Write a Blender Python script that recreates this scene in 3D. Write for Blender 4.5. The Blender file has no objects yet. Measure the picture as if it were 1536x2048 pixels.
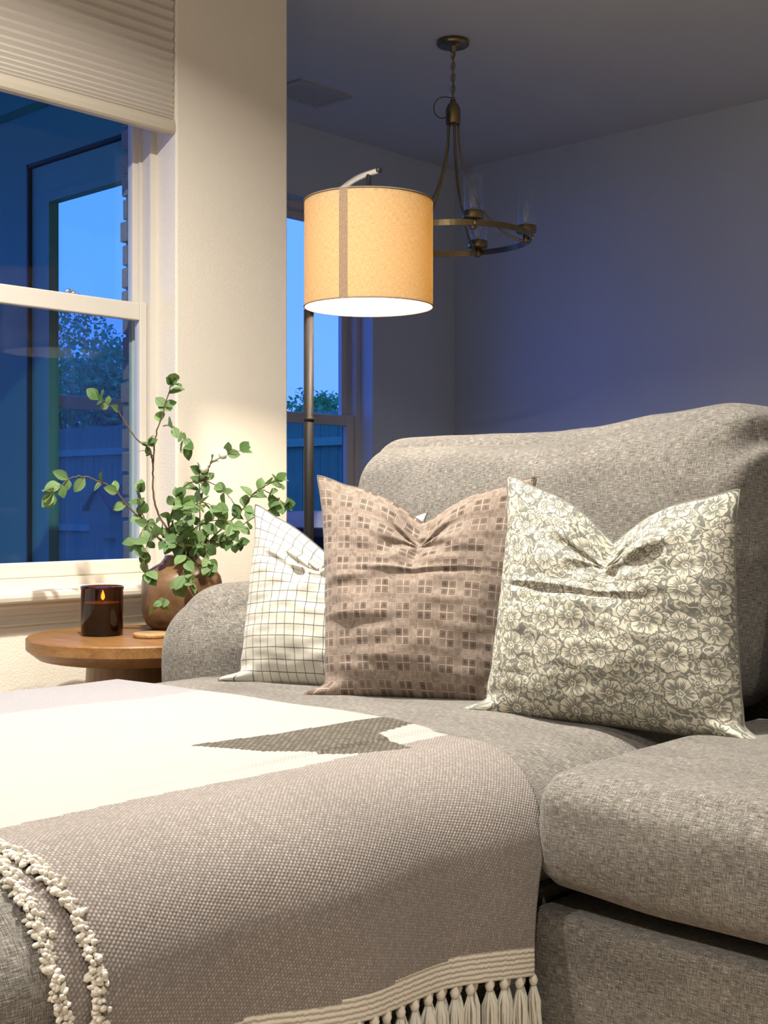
import bpy, bmesh, math, random
from mathutils import Vector, Matrix, noise

# ------------------------------------------------------------------ camera, sky, lights, exposure
SC = bpy.context.scene
COL = SC.collection
FPX, YAW, CAMZ, HORIZ = 2568.0, math.radians(42.85), 0.88, 1005.0
cam_d = bpy.data.cameras.new('camera')
cam_d.sensor_fit = 'HORIZONTAL'
cam_d.sensor_width = 36.0
cam_d.lens = FPX / 1536 * 36.0
cam_d.shift_y = -(1024 - HORIZ) / 2048 * (2048 / 1536)
cam_d.clip_start = 0.05
cam = bpy.data.objects.new('camera', cam_d)
cam.location = (0, 0, CAMZ)
cam.rotation_euler = (math.pi / 2, 0, YAW)
COL.objects.link(cam)
SC.camera = cam

SC.view_settings.view_transform = 'Standard'
SC.view_settings.look = 'None'
SC.view_settings.gamma = 1
SC.view_settings.exposure = 0.0
SC.view_settings.use_curve_mapping = False
SC.cycles.max_bounces = 9
SC.cycles.diffuse_bounces = 5
SC.cycles.transparent_max_bounces = 24
SC.cycles.transmission_bounces = 9
SC.cycles.caustics_reflective = False
SC.cycles.caustics_refractive = False
SC.cycles.sample_clamp_indirect = 4.0
SC.cycles.use_denoising = True

world = bpy.data.worlds.new('dusk_sky')
SC.world = world
world.use_nodes = True
wt = world.node_tree
wt.nodes.clear()
wo = wt.nodes.new('ShaderNodeOutputWorld')
wb = wt.nodes.new('ShaderNodeBackground')
wc = wt.nodes.new('ShaderNodeTexCoord')
ws = wt.nodes.new('ShaderNodeSeparateXYZ')
wr = wt.nodes.new('ShaderNodeValToRGB')
wr.color_ramp.elements[0].position = 0.0
wr.color_ramp.elements[0].color = (0.125, 0.275, 1.20, 1)
wr.color_ramp.elements[1].position = 0.35
wr.color_ramp.elements[1].color = (0.090, 0.255, 1.20, 1)
wt.links.new(wc.outputs['Generated'], ws.inputs[0])
wt.links.new(ws.outputs['Z'], wr.inputs[0])
wt.links.new(wr.outputs[0], wb.inputs['Color'])
wb.inputs['Strength'].default_value = 2.0
wt.links.new(wb.outputs[0], wo.inputs[0])

WARM = (1.0, 0.945, 0.85)


def downlight(x, y, power, spread=150):
    d = bpy.data.lights.new('recessed_light', 'AREA')
    d.shape = 'DISK'
    d.size = 0.08
    d.energy = power
    d.color = WARM
    d.spread = math.radians(spread)
    o = bpy.data.objects.new('recessed_light', d)
    o.location = (x, y, 2.765)
    COL.objects.link(o)
    return o


downlight(-1.86, 1.38, 108)
downlight(0.45, 1.32, 22)
downlight(-1.80, -0.75, 52)
downlight(0.45, -0.75, 46)


def portal(loc, rot, sx, sy):
    d = bpy.data.lights.new('window_portal', 'AREA')
    d.shape = 'RECTANGLE'
    d.size, d.size_y = sx, sy
    d.cycles.is_portal = True
    o = bpy.data.objects.new('window_portal', d)
    o.location = loc
    o.rotation_euler = rot
    COL.objects.link(o)


portal((-4.86, 3.97, 1.34), (0, -math.pi / 2, 0), 2.1, 2.0)

# ------------------------------------------------------------------ helpers
S_, C_ = math.sin(YAW), math.cos(YAW)


def at(u, v, d):
    """the point of the room seen along a given direction, d metres ahead"""
    a = (u - 768) / FPX
    return Vector((d * (-S_ + a * C_), d * (C_ + a * S_), CAMZ + d * (HORIZ - v) / FPX))


def on_z(u, v, z):
    return at(u, v, (z - CAMZ) * FPX / (HORIZ - v))


def props(o, label=None, cat=None, group=None, kind=None):
    if label: o['label'] = label
    if cat: o['category'] = cat
    if group: o['group'] = group
    if kind: o['kind'] = kind
    return o


def empty(name, loc, label=None, cat=None, group=None, kind=None):
    o = bpy.data.objects.new(name, None)
    o.location = loc
    o.empty_display_size = 0.05
    COL.objects.link(o)
    return props(o, label, cat, group, kind)


def link_mesh(name, me, parent=None, mat=None, smooth=None):
    if mat is not None:
        for m in (mat if isinstance(mat, (list, tuple)) else [mat]):
            me.materials.append(m)
    if smooth:
        me.polygons.foreach_set('use_smooth', [True] * len(me.polygons))
    o = bpy.data.objects.new(name, me)
    COL.objects.link(o)
    if parent is not None:
        o.parent = parent
        o.matrix_parent_inverse = world_of(parent).inverted()
    return o


def world_of(o):
    m = Matrix.LocRotScale(o.location, o.rotation_euler, o.scale)
    if o.parent is not None:
        return world_of(o.parent) @ o.matrix_parent_inverse @ m
    return m


class MB:
    """collects shapes, links them as one mesh"""
    def __init__(self):
        self.v, self.f, self.sm, self.mi = [], [], [], []

    def add(self, vs, fs, smooth=False, mi=0):
        b = len(self.v)
        self.v += [tuple(p) for p in vs]
        self.f += [tuple(b + i for i in f) for f in fs]
        self.sm += [smooth] * len(fs)
        self.mi += [mi] * len(fs)
        return self

    def box(self, x0, x1, y0, y1, z0, z1, bev=0.0, mi=0):
        if bev <= 0:
            vs = [(x, y, z) for x in (x0, x1) for y in (y0, y1) for z in (z0, z1)]
            fs = [(0, 1, 3, 2), (4, 6, 7, 5), (0, 4, 5, 1), (2, 3, 7, 6), (0, 2, 6, 4), (1, 5, 7, 3)]
            return self.add(vs, fs, mi=mi)
        bm = bmesh.new()
        bmesh.ops.create_cube(bm, size=1)
        for v in bm.verts:
            v.co = Vector(((x0 + x1) / 2 + v.co.x * (x1 - x0), (y0 + y1) / 2 + v.co.y * (y1 - y0), (z0 + z1) / 2 + v.co.z * (z1 - z0)))
        bmesh.ops.bevel(bm, geom=bm.edges[:] , offset=bev, segments=2, affect='EDGES', profile=0.5)
        bm.verts.index_update()
        self.add([v.co for v in bm.verts], [[v.index for v in f.verts] for f in bm.faces], mi=mi)
        bm.free()
        return self

    def lathe(self, prof, c=(0, 0, 0), n=40, cap0=True, cap1=True, mi=0):
        vs, fs = [], []
        for r, z in prof:
            for i in range(n):
                a = 2 * math.pi * i / n
                vs.append((c[0] + r * math.cos(a), c[1] + r * math.sin(a), c[2] + z))
        for k in range(len(prof) - 1):
            for i in range(n):
                j = (i + 1) % n
                fs.append((k * n + i, k * n + j, (k + 1) * n + j, (k + 1) * n + i))
        if cap0: fs.append(tuple(range(n - 1, -1, -1)))
        if cap1: fs.append(tuple((len(prof) - 1) * n + i for i in range(n)))
        return self.add(vs, fs, smooth=True, mi=mi)

    def tube(self, pts, r, n=8, mi=0, caps=True):
        pts = [Vector(p) for p in pts]
        rs = r if isinstance(r, (list, tuple)) else [r] * len(pts)
        vs, fs = [], []
        up = Vector((0, 0, 1))
        t0 = (pts[1] - pts[0]).normalized()
        if abs(t0.dot(up)) > 0.95: up = Vector((1, 0, 0))
        nrm = (up - t0 * up.dot(t0)).normalized()
        for k, p in enumerate(pts):
            if k == 0: t = t0
            elif k == len(pts) - 1: t = (pts[k] - pts[k - 1]).normalized()
            else: t = (pts[k + 1] - pts[k - 1]).normalized()
            nrm = (nrm - t * nrm.dot(t)).normalized()
            bn = t.cross(nrm)
            for i in range(n):
                a = 2 * math.pi * i / n
                vs.append(p + (nrm * math.cos(a) + bn * math.sin(a)) * rs[k])
        for k in range(len(pts) - 1):
            for i in range(n):
                j = (i + 1) % n
                fs.append((k * n + i, k * n + j, (k + 1) * n + j, (k + 1) * n + i))
        if caps:
            fs.append(tuple(range(n - 1, -1, -1)))
            fs.append(tuple((len(pts) - 1) * n + i for i in range(n)))
        return self.add(vs, fs, smooth=True, mi=mi)

    def prism(self, poly, axis, a0, a1, mi=0, smooth=False):
        """poly: 2D outline, extruded along axis"""
        def P(p, a):
            return (a, p[0], p[1]) if axis == 'x' else (p[0], a, p[1]) if axis == 'y' else (p[0], p[1], a)
        n = len(poly)
        vs = [P(p, a0) for p in poly] + [P(p, a1) for p in poly]
        fs = [(i, (i + 1) % n, n + (i + 1) % n, n + i) for i in range(n)]
        fs += [tuple(range(n - 1, -1, -1)), tuple(range(n, 2 * n))]
        return self.add(vs, fs, mi=mi, smooth=smooth)

    def mesh(self, name):
        me = bpy.data.meshes.new(name)
        me.from_pydata(self.v, [], self.f)
        me.polygons.foreach_set('use_smooth', self.sm)
        me.polygons.foreach_set('material_index', self.mi)
        bm = bmesh.new(); bm.from_mesh(me)
        bmesh.ops.recalc_face_normals(bm, faces=bm.faces)
        bm.to_mesh(me); bm.free()
        me.update()
        return me

    def build(self, name, mat, parent=None):
        return link_mesh(name, self.mesh(name), parent, mat)


def catmull(pts, per=6):
    pts = [Vector(p) for p in pts]
    out = []
    for i in range(len(pts) - 1):
        p0 = pts[max(i - 1, 0)]; p1 = pts[i]; p2 = pts[i + 1]; p3 = pts[min(i + 2, len(pts) - 1)]
        for k in range(per):
            t = k / per
            out.append(0.5 * ((2 * p1) + (p2 - p0) * t + (2 * p0 - 5 * p1 + 4 * p2 - p3) * t * t + (3 * p1 - p0 - 3 * p2 + p3) * t ** 3))
    out.append(pts[-1])
    return out


def sstep(a, b, x):
    t = min(1, max(0, (x - a) / (b - a)))
    return t * t * (3 - 2 * t)


def gauss(x, w):
    return math.exp(-(x / w) ** 2)


# ------------------------------------------------------------------ node helper and materials
class G:
    def __init__(self, name):
        self.mat = bpy.data.materials.new(name)
        self.mat.use_nodes = True
        self.t = self.mat.node_tree
        self.t.nodes.clear()
        self.out = self.t.nodes.new('ShaderNodeOutputMaterial')

    def n(self, kind, **kw):
        nd = self.t.nodes.new('ShaderNode' + kind)
        for k, v in kw.items(): setattr(nd, k, v)
        return nd

    def put(self, sock, val):
        if val is None: return
        if isinstance(val, bpy.types.NodeSocket): self.t.links.new(val, sock)
        else:
            try: sock.default_value = val
            except Exception: sock.default_value = (*val, 1)

    def m(self, op, a, b=None, c=None, clamp=False):
        nd = self.n('Math', operation=op, use_clamp=clamp)
        self.put(nd.inputs[0], a); self.put(nd.inputs[1], b); self.put(nd.inputs[2], c)
        return nd.outputs[0]

    def mix(self, f, a, b, blend='MIX'):
        nd = self.n('Mix', data_type='RGBA', blend_type=blend)
        self.put(nd.inputs[0], f); self.put(nd.inputs[6], a); self.put(nd.inputs[7], b)
        return nd.outputs[2]

    def ramp(self, f, stops, interp='LINEAR'):
        nd = self.n('ValToRGB')
        nd.color_ramp.interpolation = interp
        e = nd.color_ramp.elements
        while len(e) < len(stops): e.new(0.5)
        for k, (p, c) in enumerate(stops):
            e[k].position = p
            e[k].color = (*c, 1) if len(c) == 3 else c
        self.put(nd.inputs[0], f)
        return nd.outputs[0]

    def rng(self, f, a, b, c=0.0, d=1.0, smooth=False):
        nd = self.n('MapRange', interpolation_type='SMOOTHSTEP' if smooth else 'LINEAR')
        self.put(nd.inputs[0], f)
        for k, v in enumerate((a, b, c, d)): self.put(nd.inputs[k + 1], v)
        return nd.outputs[0]

    def uv(self): return self.n('TexCoord').outputs['UV']
    def obj(self): return self.n('TexCoord').outputs['Object']

    def vscale(self, vec, s, off=(0, 0, 0)):
        nd = self.n('Mapping')
        self.put(nd.inputs[0], vec)
        nd.inputs['Scale'].default_value = s
        nd.inputs['Location'].default_value = off
        return nd.outputs[0]

    def noise(self, vec, scale=1, detail=2, rough=0.5, dist=0, dim='3D', col=False):
        nd = self.n('TexNoise', noise_dimensions=dim)
        self.put(nd.inputs['Vector'], vec)
        nd.inputs['Scale'].default_value = scale
        nd.inputs['Detail'].default_value = detail
        nd.inputs['Roughness'].default_value = rough
        nd.inputs['Distortion'].default_value = dist
        return nd.outputs['Color' if col else 'Fac']

    def sep(self, vec):
        nd = self.n('SeparateXYZ'); self.put(nd.inputs[0], vec)
        return nd.outputs

    def comb(self, x, y, z=0.0):
        nd = self.n('CombineXYZ')
        for k, v in enumerate((x, y, z)): self.put(nd.inputs[k], v)
        return nd.outputs[0]

    def vm(self, op, a, b=None):
        nd = self.n('VectorMath', operation=op)
        self.put(nd.inputs[0], a)
        if b is not None: self.put(nd.inputs[1], b)
        return nd.outputs['Value' if op in ('LENGTH', 'DISTANCE', 'DOT_PRODUCT') else 'Vector']

    def bump(self, h, strength=0.3, dist=0.01):
        nd = self.n('Bump')
        nd.inputs['Strength'].default_value = strength
        nd.inputs['Distance'].default_value = dist
        self.put(nd.inputs['Height'], h)
        return nd.outputs[0]

    def bsdf(self, color, rough=0.6, metal=0.0, normal=None, spec=0.5, sheen=0.0, coat=0.0, emis=None, estr=0.0):
        nd = self.n('BsdfPrincipled')
        self.put(nd.inputs['Base Color'], color)
        self.put(nd.inputs['Roughness'], rough)
        nd.inputs['Metallic'].default_value = metal
        nd.inputs['Specular IOR Level'].default_value = spec
        nd.inputs['Sheen Weight'].default_value = sheen
        nd.inputs['Coat Weight'].default_value = coat
        if emis is not None:
            self.put(nd.inputs['Emission Color'], emis)
            nd.inputs['Emission Strength'].default_value = estr
        if normal is not None: self.put(nd.inputs['Normal'], normal)
        return nd.outputs[0]

    def shmix(self, f, a, b):
        nd = self.n('MixShader')
        self.put(nd.inputs[0], f); self.t.links.new(a, nd.inputs[1]); self.t.links.new(b, nd.inputs[2])
        return nd.outputs[0]

    def done(self, sh):
        self.t.links.new(sh, self.out.inputs['Surface'])
        return self.mat


M = {}


def simple(name, color, rough=0.6, metal=0.0, spec=0.5, var=0.06, nscale=12, bump=0.0, bscale=200, coat=0.0):
    g = G(name)
    p = g.obj()
    nz = g.noise(p, nscale, 3)
    c = g.mix(nz, tuple(x * (1 - var) for x in color), tuple(min(1, x * (1 + var)) for x in color))
    nrm = g.bump(g.noise(p, bscale, 3), bump, 0.002) if bump else None
    M[name] = g.done(g.bsdf(c, rough, metal, nrm, spec, coat=coat))
    return M[name]


def plaster(name, color, strength=0.55):
    g = G(name)
    p = g.obj()
    a = g.noise(p, 150, 2, 0.5)
    b = g.noise(p, 330, 2, 0.5)
    h = g.m('ADD', g.rng(a, 0.42, 0.62, 0, 1, True), g.m('MULTIPLY', b, 0.35))
    big = g.noise(p, 3, 2)
    c = g.mix(big, tuple(x * 0.97 for x in color), color)
    M[name] = g.done(g.bsdf(c, 0.75, normal=g.bump(h, strength, 0.0022), spec=0.25))
    return M[name]


plaster('wall_paint', (0.80, 0.745, 0.65), 0.2)
plaster('bluelit_wall_paint', (0.63, 0.69, 0.76), 0.15)  # dining walls: blue window light put into the wall colour
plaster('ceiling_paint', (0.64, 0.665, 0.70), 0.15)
simple('white_vinyl', (0.66, 0.62, 0.56), 0.38, var=0.02)
simple('trim_paint', (0.68, 0.635, 0.565), 0.42, var=0.02)
simple('floor_tile', (0.40, 0.33, 0.26), 0.4)
simple('patio_paint', (0.085, 0.27, 0.235), 0.6)
simple('door_paint', (0.10, 0.31, 0.275), 0.5)
simple('screen_metal', (0.25, 0.28, 0.28), 0.5)
simple('cap_white', (0.75, 0.72, 0.66), 0.7)
simple('dark_seal', (0.015, 0.015, 0.018), 0.6)
simple('brick', (0.26, 0.25, 0.25), 0.9, var=0.25, nscale=40, bump=0.5, bscale=150)
simple('ground', (0.10, 0.13, 0.06), 0.95, var=0.4, nscale=6)
simple('cedar', (0.10, 0.26, 0.165), 0.85, var=0.3, nscale=7, bump=0.3, bscale=60)
simple('cedar_rail', (0.17, 0.40, 0.27), 0.85, var=0.2, nscale=9)
simple('bark', (0.10, 0.08, 0.06), 0.9)
simple('dark_bronze', (0.014, 0.0125, 0.012), 0.5, metal=0.0, var=0.1, spec=0.16)
simple('lamp_steel', (0.62, 0.60, 0.57), 0.34, metal=0.9, var=0.05)
simple('black_rubber', (0.012, 0.012, 0.013), 0.4)
simple('aged_brass', (0.30, 0.225, 0.125), 0.33, metal=1.0, var=0.25, nscale=30)
simple('dark_cord', (0.10, 0.085, 0.065), 0.6)
simple('brass_screw', (0.55, 0.45, 0.30), 0.3, metal=1.0)
simple('dark_wood', (0.020, 0.017, 0.016), 0.45)
simple('candle_wax', (0.45, 0.34, 0.22), 0.5)
simple('wick', (0.02, 0.015, 0.01), 0.9)
simple('pale_cloth', (0.70, 0.70, 0.72), 0.8, bump=0.3, bscale=60)
simple('vent_white', (0.50, 0.48, 0.46), 0.5)
simple('black_gap', (0.012, 0.011, 0.010), 0.95)

# glazed ceramic vase
g = G('vase_glaze')
p = g.obj()
c = g.ramp(g.noise(p, 9, 4, 0.6), [(0.3, (0.085, 0.042, 0.018)), (0.55, (0.19, 0.105, 0.048)), (0.8, (0.26, 0.16, 0.08))])
M['vase_glaze'] = g.done(g.bsdf(c, g.rng(g.noise(p, 25, 3), 0.3, 0.7, 0.30, 0.46), spec=0.6))

# turned wood of the side table
def wood(name, dark, light, axis, stretch=14, rough=0.38):
    g = G(name)
    p = g.obj()
    sc = [stretch, stretch, stretch]; sc[axis] = 1.2
    q = g.vscale(p, tuple(sc))
    a = g.noise(q, 4.0, 5, 0.62, 0.6)
    sc2 = [260, 260, 260]; sc2[axis] = 8
    b = g.noise(g.vscale(p, tuple(sc2)), 1.0, 2, 0.5)
    f = g.m('ADD', g.m('MULTIPLY', a, 0.75), g.m('MULTIPLY', b, 0.25))
    c = g.ramp(f, [(0.32, dark), (0.68, light)])
    M[name] = g.done(g.bsdf(c, rough, normal=g.bump(b, 0.06, 0.001), spec=0.4))


wood('table_wood', (0.155, 0.068, 0.019), (0.29, 0.150, 0.052), 0)
wood('table_base_wood', (0.14, 0.072, 0.028), (0.22, 0.125, 0.055), 2)
wood('coaster_wood', (0.30, 0.16, 0.06), (0.52, 0.33, 0.16), 0)

# panes
def pane(name, tint, k=1.0):
    g = G(name)
    tr = g.n('BsdfTransparent'); tr.inputs[0].default_value = (*tint, 1)
    gl = g.n('BsdfGlossy'); gl.inputs['Roughness'].default_value = 0.01
    gl.inputs['Color'].default_value = (0.9, 0.95, 1, 1)
    lw = g.n('LayerWeight'); lw.inputs['Blend'].default_value = 0.5
    fr = g.m('ADD', 0.035, g.m('MULTIPLY', g.m('POWER', lw.outputs['Facing'], 5.0), 0.9))
    M[name] = g.done(g.shmix(g.m('MULTIPLY', fr, k, clamp=True), tr.outputs[0], gl.outputs[0]))


pane('window_glass', (0.90, 0.965, 1.0), 0.45)
g = G('screen_mesh')
tr = g.n('BsdfTransparent'); tr.inputs[0].default_value = (1, 1, 1, 1)
df = g.n('BsdfDiffuse'); df.inputs[0].default_value = (0.02, 0.022, 0.024, 1)
M['screen_mesh'] = g.done(g.shmix(0.28, tr.outputs[0], df.outputs[0]))
pane('clear_glass', (0.985, 0.99, 0.99), 1.0)
pane('bulb_glass', (0.96, 0.96, 0.95), 2.0)
pane('amber_glass', (0.36, 0.165, 0.055), 1.3)

# linen weave of the sofa
def linen(name, k=1.0, tint=(1, 1, 1)):
    g = G(name)
    u = g.uv()
    w1 = g.noise(g.vscale(u, (60, 800, 1)), 1, 2, 0.6, dim='2D')
    w2 = g.noise(g.vscale(u, (800, 75, 1), (3, 7, 0)), 1, 2, 0.6, dim='2D')
    fine = g.noise(g.vscale(u, (900, 900, 1)), 1, 1, 0.5, dim='2D')
    big = g.noise(g.vscale(u, (5, 16, 1)), 1, 3, 0.5, dim='2D')
    s = g.m('ADD', g.m('MULTIPLY', w1, 0.42), g.m('MULTIPLY', w2, 0.36))
    s = g.m('ADD', s, g.m('MULTIPLY', fine, 0.22))
    s = g.m('ADD', s, g.m('MULTIPLY', g.m('SUBTRACT', big, 0.5), 0.10))
    cols = [(0.36, (0.050, 0.044, 0.039)), (0.46, (0.118, 0.107, 0.094)), (0.545, (0.180, 0.165, 0.146)), (0.66, (0.36, 0.333, 0.295))]
    cols = [(p, tuple(x * k * t for x, t in zip(c, tint))) for p, c in cols]
    c = g.ramp(s, cols)
    M[name] = g.done(g.bsdf(c, 0.9, normal=g.bump(s, 0.35, 0.0016), spec=0.15, sheen=0.12))


linen('sofa_linen')
linen('sofa_top_linen', 1.02, (1.0, 0.985, 0.985))

# lampshade linen: lets the bulb glow through
def shade_mat(name, color, tl):
    g = G(name)
    u = g.uv()
    a = g.noise(g.vscale(u, (80, 700, 1)), 1, 3, 0.6, dim='2D')
    b = g.noise(g.vscale(u, (700, 80, 1), (5, 2, 0)), 1, 3, 0.6, dim='2D')
    s = g.m('MULTIPLY', g.m('ADD', a, b), 0.5)
    c = g.ramp(s, [(0.33, tuple(x * 0.72 for x in color)), (0.5, color), (0.66, tuple(min(1, x * 1.25) for x in color))])
    ct = g.ramp(s, [(0.33, tuple(x * 0.66 for x in tl)), (0.5, tl), (0.66, tuple(min(1, x * 1.25) for x in tl))])
    d = g.n('BsdfDiffuse'); g.put(d.inputs[0], c)
    t = g.n('BsdfTranslucent'); g.put(t.inputs[0], ct)
    M[name] = g.done(g.shmix(0.5, d.outputs[0], t.outputs[0]))


shade_mat('shade_linen', (0.52, 0.42, 0.27), (0.300, 0.205, 0.074))
shade_mat('shade_seam', (0.40, 0.32, 0.23), (0.30, 0.16, 0.06))
g = G('shade_lining')
d = g.n('BsdfDiffuse'); d.inputs[0].default_value = (0.88, 0.84, 0.76, 1)
t = g.n('BsdfTranslucent'); t.inputs[0].default_value = (0.80, 0.64, 0.40, 1)
M['shade_lining'] = g.done(g.shmix(0.5, d.outputs[0], t.outputs[0]))

# cellular blind fabric
g = G('blind_fabric')
c = g.mix(g.noise(g.vscale(g.obj(), (300, 300, 300)), 1, 2), (0.56, 0.515, 0.46), (0.63, 0.585, 0.53))
d = g.bsdf(c, 0.9, spec=0.1)
M['blind_fabric'] = g.done(d)
simple('blind_rail', (0.52, 0.465, 0.375), 0.5, var=0.03)

# leaves
def leafmat(name, a, b):
    g = G(name)
    inf = g.n('ObjectInfo')
    u = g.sep(g.uv())
    vein = g.m('ABSOLUTE', g.m('SUBTRACT', u[0], 0.5))
    rib = g.m('LESS_THAN', vein, 0.03)
    c = g.mix(inf.outputs['Random'], a, b)
    c = g.mix(g.m('MULTIPLY', rib, 0.45), c, tuple(x * 0.4 for x in a))
    d = g.bsdf(c, 0.55, spec=0.3)
    t = g.n('BsdfTranslucent'); g.put(t.inputs[0], g.mix(0.5, c, (0.20, 0.32, 0.05, 1)))
    M[name] = g.done(g.shmix(0.22, d, t.outputs[0]))


leafmat('leaf_green', (0.075, 0.150, 0.048), (0.185, 0.285, 0.115))
leafmat('tree_leaf', (0.10, 0.36, 0.12), (0.16, 0.50, 0.16))
simple('stem_brown', (0.115, 0.062, 0.034), 0.7, var=0.4, nscale=120)
simple('bud_cream', (0.72, 0.72, 0.55), 0.6)

# emitters
def emit(name, color, strength):
    g = G(name)
    e = g.n('Emission'); e.inputs[0].default_value = (*color, 1); e.inputs[1].default_value = strength
    M[name] = g.done(e.outputs[0])


emit('lamp_bulb', (1.0, 0.83, 0.62), 950)
emit('flame', (1.0, 0.62, 0.24), 45)

# pillow prints ---------------------------------------------------
def print_checked():
    g = G('checked_cotton')
    u = g.uv()
    nz = g.noise(g.vscale(u, (2.2, 2.2, 1)), 1, 1, dim='2D', col=True)
    wob = g.vm('SCALE', g.vm('SUBTRACT', nz, (0.5, 0.5, 0.5)))
    wob.node.inputs['Scale'].default_value = 0.010
    q = g.vm('ADD', u, wob)
    x, y, _ = g.sep(q)
    th = g.noise(g.vscale(u, (120, 120, 1)), 1, 2, dim='2D')
    def line(c, n):
        f = g.m('ABSOLUTE', g.m('SUBTRACT', g.m('FRACT', g.m('MULTIPLY', c, n)), 0.5))
        return g.m('GREATER_THAN', f, g.m('ADD', 0.463, g.m('MULTIPLY', g.m('SUBTRACT', th, 0.5), 0.045)))
    l = g.m('MAXIMUM', line(x, 17), line(y, 17))
    weave = g.noise(g.vscale(u, (500, 500, 1)), 1, 1, dim='2D')
    base = g.mix(weave, (0.45, 0.43, 0.375), (0.52, 0.50, 0.44))
    c = g.mix(g.m('MULTIPLY', l, 0.88), base, (0.07, 0.065, 0.065))
    M['checked_cotton'] = g.done(g.bsdf(c, 0.9, normal=g.bump(weave, 0.15, 0.001), spec=0.1, sheen=0.1))


def print_block():
    g = G('block_print_cotton')
    u = g.uv()
    nz = g.noise(g.vscale(u, (9, 9, 1)), 1, 2, dim='2D', col=True)
    wob = g.vm('SCALE', g.vm('SUBTRACT', nz, (0.5, 0.5, 0.5)))
    wob.node.inputs['Scale'].default_value = 0.006
    x, y, _ = g.sep(g.vm('ADD', u, wob))
    N = 9.2
    X, Y = g.m('MULTIPLY', x, N), g.m('MULTIPLY', y, N)
    fx, fy = g.m('FRACT', X), g.m('FRACT', Y)
    cell = g.n('TexWhiteNoise', noise_dimensions='2D')
    sub = 0.335
    sx, sy = g.m('DIVIDE', fx, sub), g.m('DIVIDE', fy, sub)
    ix, iy = g.m('FLOOR', sx), g.m('FLOOR', sy)
    g.put(cell.inputs['Vector'], g.comb(g.m('ADD', g.m('FLOOR', X), g.m('MULTIPLY', ix, 0.37)), g.m('ADD', g.m('FLOOR', Y), g.m('MULTIPLY', iy, 0.61))))
    rnd = cell.outputs['Value']
    inx, iny = g.m('LESS_THAN', sx, 2.0), g.m('LESS_THAN', sy, 2.0)
    inside = g.m('MULTIPLY', inx, iny)
    dx = g.m('ABSOLUTE', g.m('SUBTRACT', g.m('FRACT', sx), 0.5))
    dy = g.m('ABSOLUTE', g.m('SUBTRACT', g.m('FRACT', sy), 0.5))
    dd = g.m('MAXIMUM', dx, dy)
    dotn = g.m('GREATER_THAN', g.m('SINE', g.m('MULTIPLY', g.m('ADD', g.m('MULTIPLY', x, 1.0), y), 1500)), -0.45)
    border = g.m('MULTIPLY', g.m('MULTIPLY', g.m('LESS_THAN', dd, 0.42), g.m('GREATER_THAN', dd, 0.33)), dotn)
    core = g.rng(g.m('SQRT', g.m('ADD', g.m('MULTIPLY', dx, dx), g.m('MULTIPLY', dy, dy))), 0.10, 0.40, 1.0, 0.66)
    core = g.m('MULTIPLY', core, g.m('LESS_THAN', dd, 0.375))
    core = g.m('MULTIPLY', core, g.rng(rnd, 0, 1, 0.55, 1.0))
    speck = g.noise(g.vscale(u, (210, 210, 1)), 1, 2, 0.6, dim='2D')
    core = g.m('MULTIPLY', core, g.rng(speck, 0.3, 0.6, 0.65, 1.1))
    sq = g.m('MULTIPLY', g.m('MAXIMUM', core, g.m('MULTIPLY', border, g.rng(rnd, 0, 1, 0.75, 1.0))), inside)
    # the rules between the blocks
    def rules(c, inn):
        k = g.m('MULTIPLY', g.m('SUBTRACT', c, 0.69), 17.0)
        l = g.m('GREATER_THAN', g.m('ABSOLUTE', g.m('SUBTRACT', g.m('FRACT', k), 0.5)), 0.30)
        return g.m('MULTIPLY', l, g.m('SUBTRACT', 1.0, inn))
    brk = g.rng(g.noise(g.vscale(u, (45, 45, 1)), 1, 2, dim='2D'), 0.35, 0.55, 0.35, 1.0)
    rl = g.m('MULTIPLY', g.m('MAXIMUM', rules(fx, inx), rules(fy, iny)), brk)
    band = g.m('MULTIPLY', g.m('SUBTRACT', 1.0, inside), 0.16)
    f = g.m('MAXIMUM', sq, g.m('MAXIMUM', g.m('MULTIPLY', rl, 0.72), band))
    weave = g.noise(g.vscale(u, (520, 520, 1)), 1, 1, dim='2D')
    base = g.mix(weave, (0.27, 0.213, 0.172), (0.34, 0.274, 0.226))
    c = g.mix(f, base, (0.050, 0.031, 0.025))
    M['block_print_cotton'] = g.done(g.bsdf(c, 0.9, normal=g.bump(weave, 0.2, 0.001), spec=0.1, sheen=0.1))


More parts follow.
